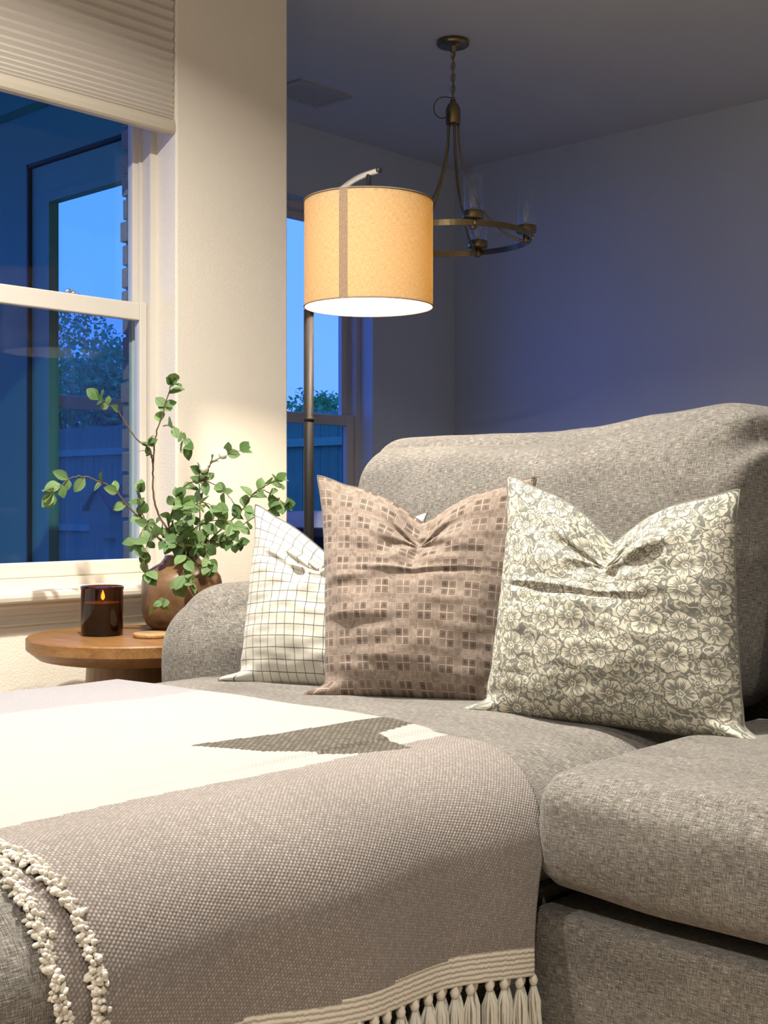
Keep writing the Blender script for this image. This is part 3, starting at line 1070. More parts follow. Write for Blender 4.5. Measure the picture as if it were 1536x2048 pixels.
def build_chaise():
    mb = []
    fs = []
    ys = []
    y0, y1 = 0.36, 2.42
    ny = 90
    ws = []
    n1 = 50
    wmin, wmax = -ARC - 0.06, TOPL + ARC + (ZS - RZ - ZB)
    nw = 110
    for j in range(ny + 1):
        t = j / ny
        y = y0 + (y1 - y0) * t
        # rounding at the near end
        e = max(0.0, 1 - (y - y0) / 0.13)
        dz = 0.13 * (1 - math.sqrt(max(0, 1 - e * e)))
        for i in range(nw + 1):
            w = wmin + (wmax - wmin) * i / nw
            p = chaise_prof(w, y)
            side = w > TOPL + ARC * 0.55 or w < -ARC * 0.5
            if p.z > ZB: p.z = max(ZB, p.z - dz * (1 if not side else max(0, (p.z - ZB) / (ZS - ZB))))
            # side of the cushion billows out a little, tucked at the bottom
            if w > TOPL:
                k = (p.z - ZB) / (ZS - ZB)
                p.x += 0.012 * math.sin(math.pi * min(1, max(0, k))) - 0.03 * (1 - sstep(0, 0.3, k))
                p.x += 0.003 * noise.noise(Vector((y * 6, p.z * 9, 1)))
            mb.append(tuple(p))
    for j in range(ny):
        for i in range(nw):
            a = j * (nw + 1) + i
            fs.append((a, a + 1, a + nw + 2, a + nw + 1))
    # near end cap
    base = len(mb)
    for i in range(nw + 1):
        p = mb[i]
        mb.append((p[0], p[1] + 0.0, ZB))
    for i in range(nw):
        fs.append((i + 1, i, base + i, base + i + 1))
    me = bpy.data.meshes.new('chaise_cushion')
    me.from_pydata(mb, [], fs)
    bm = bmesh.new(); bm.from_mesh(me); bmesh.ops.recalc_face_normals(bm, faces=bm.faces); bm.to_mesh(me); bm.free()
    box_uv(me)
    return link_mesh('chaise_cushion', me, sofa, M['sofa_linen'], smooth=True)


build_chaise()

# base rails, plinth
MB().box(-2.44, XE - 0.02, 0.40, 2.42, 0.07, ZB - 0.005, bev=0.015).build('chaise_base', M['sofa_linen'], sofa)
me = MB().box(XE - 0.015, 1.05, YF + 0.012, 2.45, 0.07, 0.262, bev=0.018).mesh('seat_base')
box_uv(me)
link_mesh('seat_base', me, sofa, M['sofa_linen'])
box_uv(bpy.data.objects['chaise_base'].data)
for fx, fy in ((-2.36, 0.48), (-1.27, 0.48), (-2.36, 2.40), (0.98, 1.66), (0.98, 2.40), (-1.1, 1.70)):
    MB().lathe([(0.022, 0), (0.030, 0.075)], (fx, fy, 0), 16).build('foot', M['dark_wood'], sofa)


def seat_fn(q, t, p):
    x, y, z = t
    o = [0, 0, 0]
    edge = (1 - x ** 4) * (1 - y ** 4)
    if z > 0: o[2] += 0.018 * edge * z + 0.004 * fbm(p.x * 4, p.y * 4, 2)
    # left end sits low at the back edge and is drawn up under the front corner
    if z < 0: o[2] += -z * (0.012 * sstep(0.8, 1.0, -x) * sstep(0.2, 1.0, -y))
    if y < 0: o[1] -= 0.012 * (1 - z ** 2) * (1 - x ** 8) * -y - 0.003 * fbm(p.x * 5, p.z * 7, 5)
    if x < 0: o[0] -= 0.006 * (1 - z ** 2) * -x
    return o


rbox('seat_cushion', (-0.055, (YF + 2.30) / 2, (0.288 + ZS + 0.0) / 2 - 0.002), (2.20, 2.30 - YF, ZS - 0.288), (0.035, 0.05, 0.05), (110, 50, 26), seat_fn, M['sofa_linen'], sofa)

# back frame and arm
me = MB().box(-2.47, 1.05, 2.46, 2.62, 0.07, 0.86, bev=0.04).mesh('back_frame'); box_uv(me)
link_mesh('back_frame', me, sofa, M['sofa_linen'])


def arm_fn(q, t, p):
    x, y, z = t
    o = [0, 0, 0]
    # puffed pad: bulges to the front and sides below the top
    k = 1 - z * z
    o[0] += 0.022 * x * (1 - (z - 0.1) ** 2) * (1 - 0.3 * y * y)
    if y < 0: o[1] += -0.035 * -y * (1 - x * x) * (1 - z * z)
    if z > 0: o[2] += (0.010 * (1 - x * x) + 0.006 * sstep(-1, 0.2, y)) * z
    o[0] += 0.003 * fbm(p.y * 5, p.z * 5, 1)
    return o


rbox('arm', (-2.372, 2.22, 0.485), (0.255, 0.70, 0.38), (0.125, 0.14, 0.14), (30, 40, 36), arm_fn, M['sofa_linen'], sofa)


def ztop(x):
    pts = [(-2.25, 0.0), (-1.95, 0.008), (-1.70, 0.004), (-1.58, 0.010), (-1.42, 0.032), (-1.26, 0.046), (-1.17, 0.036), (-1.10, 0.0)]
    for (a, za), (b, zb) in zip(pts, pts[1:]):
        if x <= b:
            s = sstep(a, b, x)
            return za + (zb - za) * s
    return 0


def back_fn(q, t, p):
    x, y, z = t
    o = [0, 0, 0]
    bulge = (1 - x ** 4) * (1 - abs(z) ** 3)
    if y < 0: o[1] -= 0.055 * bulge * -y
    # lean back
    o[1] += 0.10 * (z * 0.5 + 0.5) ** 1.3
    o[2] += ztop(p.x) * sstep(0.2, 1, z) + 0.006 * fbm(p.x * 5, 3, 1) * sstep(0, 1, z)
    # folds gathered at the upper right corner
    dx, dz = p.x + 1.10, p.z - 1.0
    rr = math.hypot(dx, dz)
    if rr > 1e-4 and y < 0.4:
        an = math.atan2(dz, -dx)
        f = math.sin(an * 6.0 + 0.9) * gauss(rr - 0.05, 0.085) * sstep(0.0, 0.04, rr)
        o[1] -= 0.020 * f * (0.4 - y) / 1.4
        o[2] += 0.008 * f
    o[1] += 0.005 * fbm(p.x * 6, p.z * 7, 8)
    o[0] += 0.010 * x * (1 - z * z)
    return o


rbox('back_cushion', (-1.675, 2.315, 0.755), (1.07, 0.27, 0.56), (0.075, 0.105, 0.10), (90, 30, 56), back_fn, M['sofa_linen'], sofa)


def back2_fn(q, t, p):
    x, y, z = t
    o = [0, 0.10 * (z * 0.5 + 0.5) ** 1.3, 0]
    if y < 0: o[1] -= 0.05 * (1 - x ** 4) * (1 - abs(z) ** 3) * -y
    if x < 0: o[0] += 0.03 * sstep(0.2, 0.9, z) - 0.012 * (1 - z * z)
    return o


rbox('back_cushion', (-0.56, 2.315, 0.745), (1.02, 0.26, 0.53), (0.09, 0.10, 0.10), (50, 24, 40), back2_fn, M['sofa_linen'], sofa)

# ================================================================== PILLOWS
def pillow(name, BL, BR, TR, TL, T, mat, label, cat='cushion', chop=0.10, chop_w=0.30, chop_u=0.0, pinch=0.06, seed=1, creases=(), n=130, piping=None, bsag=0.0, group=None, flap=0.036):
    BL, BR, TR, TL = (Vector(p) for p in (BL, BR, TR, TL))
    ux = ((BR - BL) + (TR - TL)).normalized()
    vy = ((TL - BL) + (TR - BR)).normalized()
    N = ux.cross(vy).normalized()          # towards the room
    W = ((BR - BL).length + (TR - TL).length) / 2
    vs, fs, uvs = [], [], []

    def surf(u, v, side):
        a = u * (1 - pinch * (1 - v * v) * abs(u) ** 3)
        b = v * (1 - (pinch if v < 0 else pinch * 0.4) * (1 - u * u) * abs(v) ** 3)
        s, t = a * 0.5 + 0.5, b * 0.5 + 0.5
        P = (BL * (1 - s) + BR * s) * (1 - t) + (TL * (1 - s) + TR * s) * t
        core = max(0.0, (1 - u ** 2)) ** 0.55 * max(0.0, (1 - v ** 2)) ** 0.55
        h = T * core
        h *= 1 + 0.22 * (-v) * (1 - u * u)
        up = sstep(-0.25, 1.0, v)
        # karate chop: the middle of the top edge pushed down between two ears
        du = u - chop_u
        cr = math.exp(-(abs(du) / chop_w) ** 1.25)
        P = P - vy * chop * cr * up ** 1.4
        h *= 1 - 0.45 * gauss(du, 0.16) * sstep(0.1, 0.9, v)
        # extra fullness either side of the dent
        h *= 1 + 0.16 * gauss(abs(du) - 0.42, 0.22) * sstep(0.0, 0.8, v)
        h += 0.013 * sstep(0.70, 0.90, abs(u)) * sstep(0.80, 0.92, -v) * (1 - u ** 12) * (1 - v ** 12)
        if side > 0:
            wr = 0.0
            # folds fanning from the dent
            dv = 0.95 - chop / W * 1.6 - v
            rr = math.hypot(du, dv)
            an = math.atan2(du, dv + 1e-6)
            wr += 0.007 * math.sin(an * 7 + seed) * gauss(rr - 0.25, 0.24)
            wr += 0.010 * noise.noise(Vector((u * 2.6 + seed * 3.1, v * 2.6, seed)))
            wr += 0.0045 * noise.noise(Vector((u * 3 + seed, v * 10, seed * 2.0)))
            for (u0, v0, u1, v1, wdt, amp) in creases:
                ex, ey = u1 - u0, v1 - v0
                L2 = ex * ex + ey * ey
                k = ((u - u0) * ex + (v - v0) * ey) / L2
                kk = min(1, max(0, k))
                dist = math.hypot(u - u0 - ex * kk, v - v0 - ey * kk)
                sd = ((u - u0) * ey - (v - v0) * ex) / math.sqrt(L2)
                fall = math.sin(math.pi * min(1, max(0.02, kk * 0.9 + 0.05))) ** 0.6
                wr += amp * fall * (gauss(dist, wdt) - 0.6 * gauss(sd - wdt * 1.6, wdt * 1.2) * (1 if 0 <= k <= 1 else 0))
            h += wr * min(1.0, core * 1.6)
        # small ripple along the seams
        edge = 1 - min(1, core * 2.2)
        P = P + N * edge * 0.008 * noise.noise(Vector((u * 6 + seed * 5, v * 6, seed)))
        # corners: upper ears stand out, lower ones flop out on the seat
        cu = sstep(0.72, 1.0, abs(u))
        if v < 0: P = P + (ux * math.copysign(1, u) * flap + N * 0.030 - vy * 0.002) * cu * sstep(0.86, 0.985, -v)
        else: P = P + (ux * math.copysign(1, u) * 0.008 + vy * 0.014) * cu * sstep(0.70, 1.0, v)
        if bsag and v < 0:
            P = P - vy * bsag * (1 - u * u) * (v * v)
        return P + N * (h if side > 0 else -h * 0.75)

    gi = {}
    def vid(i, j, side):
        bd = i in (0, n) or j in (0, n)
        key = (i, j, 0 if bd else side)
        if key not in gi:
            f = lambda k: math.sin((k / n - 0.5) * math.pi) * 0.35 + (2 * k / n - 1) * 0.65
            gi[key] = len(vs)
            vs.append(surf(f(i), f(j), side))
            uvs.append((f(i) * 0.5 + 0.5, f(j) * 0.5 + 0.5))
        return gi[key]
    for side in (1, -1):
        for i in range(n):
            for j in range(n):
                q = [vid(i, j, side), vid(i + 1, j, side), vid(i + 1, j + 1, side), vid(i, j + 1, side)]
                fs.append(tuple(q if side > 0 else q[::-1]))
    org = (BL + BR) / 2
    me = bpy.data.meshes.new(name)
    me.from_pydata([tuple(v - org) for v in vs], [], fs)
    uv_from(me, lambda i, p: uvs[i])
    o = link_mesh(name, me, None, mat, smooth=True)
    o.location = org
    props(o, label, cat, group)
    # seam line sewn round the edge
    ring = [vid(i, 0, 1) for i in range(n)] + [vid(n, j, 1) for j in range(n)] + [vid(n - i, n, 1) for i in range(n)] + [vid(0, n - j, 1) for j in range(n)]
    pts = [vs[k] for k in ring[::2]]
    sm = MB().tube(pts + [pts[0]], 0.0022, 5, caps=False)
    so = sm.build('seam', piping or mat, o)
    return o


# the three scatter cushions, back to front
pillow('throw_pillow', at(478, 1368, 2.86), at(800, 1392, 2.70), at(848, 1022, 2.84), at(518, 1004, 2.99), 0.085, M['checked_cotton'],
       'cream throw pillow with thin black grid lines beside the sofa arm', chop=0.115, chop_w=0.62, chop_u=-0.05, seed=2, pinch=0.015,
       creases=((-0.75, 0.55, 0.1, 0.25, 0.07, 0.012), (-0.5, 0.62, 0.3, 0.62, 0.06, 0.010)), piping=M['checked_cotton'])
pillow('throw_pillow', at(650, 1398, 2.64), at(1020, 1416, 2.54), at(1064, 962, 2.66), at(642, 960, 2.80), 0.088, M['block_print_cotton'],
       'dusty pink brown throw pillow printed with rows of small squares', chop=0.092, chop_w=0.42, chop_u=0.02, seed=5, pinch=0.03,
       creases=((-0.95, 0.12, 0.9, 0.17, 0.025, 0.005), (-0.98, -0.28, -0.2, -0.32, 0.05, 0.007), (-0.98, 0.02, -0.2, 0.10, 0.05, 0.006)))
pillow('throw_pillow', at(968, 1430, 2.45), at(1492, 1488, 2.21), at(1470, 990, 2.31), at(1022, 960, 2.53), 0.092, M['floral_cotton'],
       'grey throw pillow printed with cream flowers at the right end', chop=0.105, chop_w=0.40, chop_u=-0.02, seed=9, pinch=0.03,
       creases=((-0.98, 0.12, 0.35, 0.10, 0.022, 0.007), (0.0, 0.45, 0.45, 0.62, 0.06, 0.016)), n=150)

# ================================================================== BLANKET
W0 = -ARC * 0.9
YA, YZ = 0.765, 1.640


def blanket_layer(off, yin, mats, name, parent):
    nt, nw = 190, 330
    vs, fs, mi, uvs = [], [], [], []
    wb_taupe = (-1.375) - (-2.46 + RX)      # white / taupe line
    wb_white = (-2.03) - (-2.46 + RX)       # lavender / white line
    side0 = TOPL + ARC

    def hem_w(t):
        y = YA + (YZ - YA) * t
        z = 0.262 - 0.084 * t ** 1.25 + 0.004 * math.sin(t * 9)
        return side0 + (ZS - RZ - z)

    poly = [(-1.57, 1.244), (-1.551, 1.389), (-1.522, 1.66), (-1.459, 1.66), (-1.441, 1.534), (-1.346, 1.511), (-1.385, 1.405), (-1.466, 1.303)]

    def inside(x, y):
        c = False
        for i in range(len(poly)):
            (xa, ya), (xb, yb) = poly[i], poly[i - 1]
            if (ya > y) != (yb > y) and x < (xb - xa) * (y - ya) / (yb - ya) + xa: c = not c
        return c
    for j in range(nt + 1):
        t = j / nt
        hw = hem_w(t)
        for i in range(nw + 1):
            s = i / nw
            w = W0 + (hw - W0) * s
            # far edge follows the cushion, drawn in to the left down the side
            yfar = YZ - 0.095 * sstep(wb_taupe + 0.05, side0 + 0.12, w)
            ynear = YA + yin + 0.010 * math.sin(w * 14 + off * 300)
            y = ynear + (yfar - ynear) * t
            rip = 0.0
            if w > TOPL - 0.1:
                k = sstep(TOPL - 0.1, side0 + 0.1, w)
                rip = k * (0.010 * math.sin(y * 17 + 0.6) + 0.006 * noise.noise(Vector((y * 9, w * 3, 3))) + 0.008)
            else:
                rip = 0.004 * noise.noise(Vector((w * 5, y * 6, 7))) + 0.003
            p = chaise_prof(w, y, off + rip)
            vs.append(p)
            uvs.append((w, y))
    for j in range(nt):
        for i in range(nw):
            a = j * (nw + 1) + i
            fs.append((a, a + nw + 1, a + nw + 2, a + 1))
            w, y = uvs[a]
            hw = hem_w(j / nt)
            x = w + (-2.46 + RX)
            if w > hw - (0.027 + 0.017 * sstep(0.2, 0.9, j / nt)): m = 4
            elif w > wb_taupe + 0.004 * math.sin(y * 11): m = 0 if not inside(x, y) else 1
            elif inside(x, y): m = 1
            elif w > wb_white + 0.005 * math.sin(y * 9): m = 3
            else: m = 2
            mi.append(m)
    me = bpy.data.meshes.new(name)
    me.from_pydata([tuple(v) for v in vs], [], fs)
    for m in mats: me.materials.append(m)
    me.polygons.foreach_set('material_index', mi)
    me.polygons.foreach_set('use_smooth', [True] * len(fs))
    uv_from(me, lambda i, p: uvs[i] if p.material_index != 4 else (hem_w((i // (nw + 1)) / nt) - uvs[i][0], uvs[i][1]))
    o = link_mesh(name, me, parent)
    md = o.modifiers.new('thickness', 'SOLIDIFY'); md.thickness = 0.004; md.offset = -1
    return o, hem_w, vs, nt, nw


YM = [M['yarn_taupe'], M['yarn_dark'], M['yarn_lavender'], M['yarn_white'], M['yarn_band']]
blanket = empty('throw_blanket', (-1.7, 1.2, ZS), 'woven throw blanket in cream, taupe and dark brown with tassels over the chaise', 'blanket')
up_o, hem_w, upv, NT, NW = blanket_layer(0.0125, 0.012, YM, 'upper_layer', blanket)
lo_o, _, lov, _, _ = blanket_layer(0.0045, -0.012, YM, 'lower_layer', blanket)


def tufts(verts, seed, name):
    random.seed(seed)
    mb = MB()
    row = [verts[i] for i in range(0, NW + 1)]
    start = int(NW * 0.42)
    for i in range(start, NW):
        p, q = row[i], row[i + 1]
        L = (q - p).length
        for k in range(5):
            c = p.lerp(q, random.random())
            d = Vector((random.uniform(-0.5, 0.9), -random.uniform(0.2, 1.0), random.uniform(-0.5, 0.9))).normalized()
            ln = random.uniform(0.005, 0.011)
            r = random.uniform(0.0024, 0.0040)
            c = c + Vector((0.002, random.uniform(-0.004, 0.010), 0.001))
            mb.tube([c, c + d * ln * 0.55, c + d * ln, c + d * (ln + r * 0.8)], [r * 0.8, r, r * 0.9, r * 0.35], 6)
    o = mb.build(name, M['yarn_cream'], blanket)
    o['kind'] = 'stuff'
    o['label'] = 'fluffy cream tufts along the near edge'


tufts(upv, 1, 'tufted_edge')
tufts(lov, 2, 'tufted_edge')

# tassels: one mesh of strands and one knot, copied along both hems
def strand_mesh(seed):
    random.seed(seed)
    mb = MB()
    for k in range(26):
        a = random.uniform(0, 6.283)
        r0 = 0.0035 * math.sqrt(random.random())
        r1 = 0.0125 * math.sqrt(random.random())
        L = random.uniform(0.105, 0.13)
        sw = random.uniform(-0.004, 0.004)
        ca, sa = math.cos(a), math.sin(a)
        mb.tube([(ca * r0 * 0.6, sa * r0 * 0.6, -0.006), (ca * (r0 * 1.2 + r1 * 0.5), sa * (r0 * 1.2 + r1 * 0.5), -0.03), (ca * r1 + sw, sa * r1 * 0.8, -L * 0.65), (ca * r1 * 1.1 + sw * 2, sa * r1 * 0.8, -L)], [0.0018, 0.0024, 0.0020, 0.0014], 4)
    me = mb.mesh('tassel'); me.materials.append(M['yarn_tassel'])
    return me


strands = [strand_mesh(s) for s in range(4)]
kn = MB()
kn.lathe([(0.0005, -0.0085), (0.0050, -0.0065), (0.0070, 0.0), (0.0055, 0.005), (0.0030, 0.009), (0.0005, 0.0095)], n=14)
knot_me = kn.mesh('knot'); knot_me.materials.append(M['yarn_cream'])
random.seed(4)
for verts, shift, back in ((upv, 0.0, 0), (lov, 0.5, 1)):
    m = 0
    y = 0.86 + shift * 0.0315
    while y < 1.55:
        j = min(NT, max(0, int((y - YA) / (YZ - 0.095 - YA) * NT)))
        p = verts[j * (NW + 1) + NW]
        t = link_mesh('tassel', strands[m % 4], blanket)
        t.location = Vector((p.x + (0.001 if not back else -0.004), p.y, p.z - 0.006 - random.uniform(0, 0.003)))
        t.rotation_euler = (random.uniform(-0.05, 0.05), random.uniform(-0.03, 0.03), random.uniform(0, 6.28))
        k_ = bpy.data.objects.new('knot', knot_me)
        COL.objects.link(k_)
        k_.parent = t
        k_.rotation_euler = (0, 0, random.uniform(0, 6))
        y += 0.0315 + random.uniform(-0.002, 0.002)
        m += 1

# ================================================================== SIDE TABLE AND WHAT STANDS ON IT
TC = Vector((-2.835, 2.085, 0))
TZ = 0.524
table = empty('side_table', (TC.x, TC.y, 0), 'round honey wood pedestal side table between the sofa arm and window', 'table')
R = 0.294
MB().lathe([(0.001, TZ - 0.060), (R - 0.05, TZ - 0.060), (R - 0.032, TZ - 0.056), (R - 0.004, TZ - 0.034), (R, TZ - 0.030), (R, TZ - 0.004), (R - 0.004, TZ), (0.001, TZ)], (TC.x, TC.y, 0), 96, False, False).build('table_top', M['table_wood'], table)
MB().lathe([(0.001, 0), (0.235, 0), (0.236, 0.02), (0.205, 0.05), (0.145, TZ - 0.20), (0.136, TZ - 0.058), (0.001, TZ - 0.058)], (TC.x, TC.y, 0), 64, False, False).build('pedestal', M['table_base_wood'], table)
for nm in ('table_top', 'pedestal'):
    o_ = bpy.data.objects[nm]
    for p_ in o_.data.polygons: p_.use_smooth = True
    try: o_.data.set_sharp_from_angle(angle=math.radians(28))
    except Exception: pass

# vase
VC = Vector((-2.882, 2.268, TZ))
vase = empty('vase', VC, 'glossy brown wide shouldered ceramic vase holding the leafy branches', 'vase')
prof = [(0.001, 0.001), (0.074, 0.001), (0.084, 0.003), (0.099, 0.016), (0.1085, 0.034), (0.1115, 0.056), (0.112, 0.100), (0.112, 0.134), (0.1085, 0.149), (0.099, 0.162), (0.081, 0.174), (0.060, 0.186), (0.054, 0.194), (0.049, 0.200), (0.048, 0.206), (0.0465, 0.2075), (0.044, 0.206), (0.043, 0.196), (0.06, 0.18), (0.09, 0.16), (0.10, 0.12), (0.095, 0.05), (0.06, 0.02), (0.001, 0.018)]
MB().lathe(prof, VC, 72, False, False).build('vase_body', M['vase_glaze'], vase)
MB().lathe([(0.001, 0.10), (0.099, 0.10), (0.099, 0.104), (0.001, 0.104)], VC, 32, False, False).build('dry_filling', M['stem_brown'], vase)

# candle
KC = Vector((-2.903, 2.015, TZ))
candle = empty('candle_jar', KC, 'lit candle in a dark amber glass jar on the side table', 'candle')
r = 0.0560
MB().lathe([(0.001, 0.0), (r - 0.006, 0.0), (r - 0.001, 0.003), (r, 0.008), (r, 0.122), (r + 0.002, 0.126), (r + 0.002, 0.130), (r - 0.001, 0.132), (r - 0.0035, 0.129), (r - 0.0035, 0.010), (0.001, 0.008)], KC, 56, False, False).build('jar', M['amber_glass'], candle)
MB().lathe([(0.001, 0.0085), (r - 0.0045, 0.0105), (r - 0.0045, 0.088), (r - 0.010, 0.086), (0.001, 0.086)], KC, 40, False, False).build('wax', M['candle_wax'], candle)
MB().tube([KC + Vector((0, 0, 0.086)), KC + Vector((0.001, 0, 0.093)), KC + Vector((0.004, 0, 0.098))], 0.0012, 6).build('wick', M['wick'], candle)
fl = MB().lathe([(0.0005, 0.0), (0.0042, 0.004), (0.0055, 0.009), (0.004, 0.016), (0.002, 0.022), (0.0004, 0.027)], KC + Vector((0.004, 0, 0.094)), 14, False, False)
fl.build('flame', M['flame'], candle)
cl = bpy.data.lights.new('candle_glow', 'POINT'); cl.energy = 0.06; cl.color = (1, 0.5, 0.16); cl.shadow_soft_size = 0.006
co = bpy.data.objects.new('candle_glow', cl); co.location = KC + Vector((0.004, 0, 0.128)); COL.objects.link(co)

cs = empty('coaster', (-2.758, 2.075, TZ), 'round wooden coaster lying between the candle and the sofa arm', 'coaster')
MB().lathe([(0.001, 0.0005), (0.050, 0.0005), (0.052, 0.002), (0.052, 0.010), (0.050, 0.012), (0.001, 0.012)], cs.location, 40, False, False).build('coaster_disc', M['coaster_wood'], cs)

# ================================================================== LEAFY BRANCHES
def leaf_mesh(L, Wd, fold, curl, name='leaf'):
    st = [(0.0, 0.0), (0.12, 0.42), (0.32, 0.92), (0.52, 1.0), (0.72, 0.80), (0.88, 0.42), (1.0, 0.0)]
    vs, uv, fs = [], [], []
    for k, (s, w) in enumerate(st):
        zc = curl * L * (s * s)
        for sd in (-1, 0, 1):
            x = sd * w * Wd / 2
            vs.append((x, s * L, -zc + abs(sd) * w * Wd * 0.5 * fold))
            uv.append((0.5 + sd * w * 0.5, s))
    for k in range(len(st) - 1):
        a = k * 3
        fs += [(a, a + 1, a + 4, a + 3), (a + 1, a + 2, a + 5, a + 4)]
    me = bpy.data.meshes.new(name)
    me.from_pydata(vs, [], fs)
    uv_from(me, lambda i, p: uv[i])
    me.materials.append(M['leaf_green'])
    me.polygons.foreach_set('use_smooth', [True] * len(fs))
    return me


leaves = [leaf_mesh(0.046, 0.032, 0.25, 0.15), leaf_mesh(0.040, 0.030, 0.35, 0.30), leaf_mesh(0.050, 0.030, 0.45, 0.1), leaf_mesh(0.034, 0.027, 0.2, 0.35), leaf_mesh(0.044, 0.036, 0.12, 0.2)]
plant = empty('leafy_branches', VC + Vector((0, 0, 0.1)), 'artificial branches with small oval green leaves standing in the brown vase', 'plant')
VN = VC + Vector((0, 0, 0.19))
VIEW = Vector((-S_, C_, 0)); RIGHT = Vector((C_, S_, 0))


def add_leaf(p, d, stem, scale=1.0, face=None):
    me = random.choice(leaves)
    o = bpy.data.objects.new('leaf', me)
    COL.objects.link(o)
    y = d.normalized()
    nrm = face if face is not None else Vector((random.gauss(0, 0.6), random.gauss(0, 0.6), random.uniform(0.1, 1.0))) - VIEW * random.uniform(0.3, 1.5)
    zax = (nrm - y * nrm.dot(y))
    if zax.length < 1e-3: zax = Vector((0, 0, 1)) - y * y.z
    zax.normalize()
    xax = y.cross(zax).normalized()
    m = Matrix((xax, y, zax)).transposed().to_4x4()
    o.parent = stem
    o.matrix_parent_inverse = world_of(stem).inverted()
    o.matrix_basis = Matrix.Translation(p) @ m @ Matrix.Scale(scale, 4)


def branch(px, d0, d1, r0=0.0032, leaf_from=0.45, step=0.022, sc=1.0, twigs=0, seed=0, root=True, tipn=4):
    """px: polyline in the picture plane of the plant; d0..d1 distance ahead of the camera"""
    random.seed(seed)
    n = len(px)
    pts = [at(u, v, d0 + (d1 - d0) * k / max(1, n - 1)) for k, (u, v) in enumerate(px)]
    if root: pts = [VC + Vector((random.uniform(-0.02, 0.02), random.uniform(-0.02, 0.02), 0.105)), VN + Vector((random.uniform(-0.02, 0.02), random.uniform(-0.02, 0.02), 0.012))] + pts
    cv = catmull(pts, 7)
    jit = [p + Vector((random.gauss(0, 0.0009), random.gauss(0, 0.0009), random.gauss(0, 0.0009))) for p in cv]
    rs = [r0 * (1 - 0.66 * k / len(jit)) for k in range(len(jit))]
    stem = MB().tube(jit, rs, 7).build('stem', M['stem_brown'], plant)
    tot = sum((b - a).length for a, b in zip(cv, cv[1:]))
    acc, nxt, side = 0.0, tot * leaf_from, 1
    for a, b in zip(cv, cv[1:]):
        t = (b - a)
        acc += t.length
        while acc > nxt:
            tt = t.normalized()
            out = RIGHT * random.gauss(0, 0.5) + Vector((0, 0, random.gauss(0.15, 0.6))) - VIEW * random.gauss(0.1, 0.4)
            perp = (out - tt * out.dot(tt)).normalized() * side
            for q in (1, -1):
                if random.random() < 0.82:
                    add_leaf(b, tt * random.uniform(0.3, 0.9) + perp * q * random.uniform(0.5, 1.0), stem, sc * random.uniform(0.72, 1.1))
            nxt += step * random.uniform(0.7, 1.4)
            side = -side
    tt = (cv[-1] - cv[-2]).normalized()
    for k in range(tipn):
        add_leaf(cv[-1], tt + Vector((random.gauss(0, 0.55), random.gauss(0, 0.55), random.gauss(0, 0.55))), stem, sc * random.uniform(0.75, 1.1))
    return cv


D = 3.60
# tall branch at the window jamb
branch([(318, 1030), (307, 985), (306, 930), (312, 868), (326, 828), (340, 775), (344, 768)], D, D - 0.05, 0.0036, 0.80, 0.030, 0.95, seed=21)
branch([(306, 930), (300, 900), (275, 880), (250, 845), (236, 822), (205, 800), (196, 797)], D, D - 0.08, 0.0026, 0.72, 0.028, 0.95, seed=22, root=False)
branch([(326, 852), (345, 852), (362, 870), (372, 890)], D - 0.02, D - 0.04, 0.0018, 0.15, 0.022, 0.9, seed=23, root=False)
branch([(308, 915), (295, 900), (296, 888)], D - 0.02, D - 0.04, 0.0018, 0.2, 0.016, 0.9, seed=231, root=False)
# left branch that droops towards the glass
branch([(325, 1085), (290, 1040), (262, 1020), (230, 980), (196, 962), (165, 953), (140, 957), (120, 972), (104, 985)], D, D - 0.16, 0.0034, 0.42, 0.036, 1.0, seed=24)
branch([(290, 1040), (275, 1005), (278, 985)], D - 0.04, D - 0.05, 0.0018, 0.2, 0.02, 0.9, seed=25, root=False)
# right hand branches
branch([(345, 1060), (352, 1000), (372, 970), (402, 961), (430, 970), (455, 990), (470, 1012)], D, D - 0.06, 0.0030, 0.62, 0.036, 0.95, seed=26)
branch([(402, 1000), (410, 960), (420, 930), (436, 918), (455, 906), (480, 902)], D - 0.03, D - 0.05, 0.0024, 0.55, 0.05, 0.95, seed=27, root=False, tipn=3)
branch([(395, 1080), (400, 1010), (398, 965), (400, 945)], D, D - 0.05, 0.0026, 0.5, 0.03, 0.85, seed=28)
branch([(400, 1100), (440, 1060), (480, 1025), (505, 990), (530, 972), (552, 962)], D, D - 0.1, 0.0032, 0.45, 0.034, 1.0, seed=29)
branch([(505, 990), (528, 980), (555, 998), (570, 1008)], D - 0.06, D - 0.12, 0.0020, 0.5, 0.03, 0.95, seed=30, root=False)
branch([(400, 1085), (430, 1080), (470, 1060), (500, 1040), (540, 1018)], D, D - 0.1, 0.0028, 0.35, 0.034, 1.0, seed=31)
branch([(392, 1095), (430, 1088), (460, 1080), (478, 1085)], D, D - 0.1, 0.0024, 0.3, 0.032, 0.95, seed=32)
# dense middle
branch([(338, 1060), (345, 1020), (352, 995)], D - 0.02, D - 0.08, 0.0028, 0.3, 0.032, 0.95, seed=33)
branch([(352, 1070), (378, 1020), (405, 1005), (430, 1015)], D, D - 0.12, 0.0026, 0.25, 0.032, 1.0, seed=34)
branch([(330, 1075), (305, 1045), (285, 1060), (275, 1085)], D - 0.02, D - 0.1, 0.0026, 0.3, 0.030, 1.0, seed=35)
branch([(375, 1075), (400, 1050), (440, 1040), (466, 1052)], D, D - 0.14, 0.0026, 0.25, 0.032, 1.0, seed=36)
branch([(360, 1070), (375, 1035), (365, 1010)], D - 0.05, D - 0.15, 0.0022, 0.2, 0.028, 1.0, seed=37)
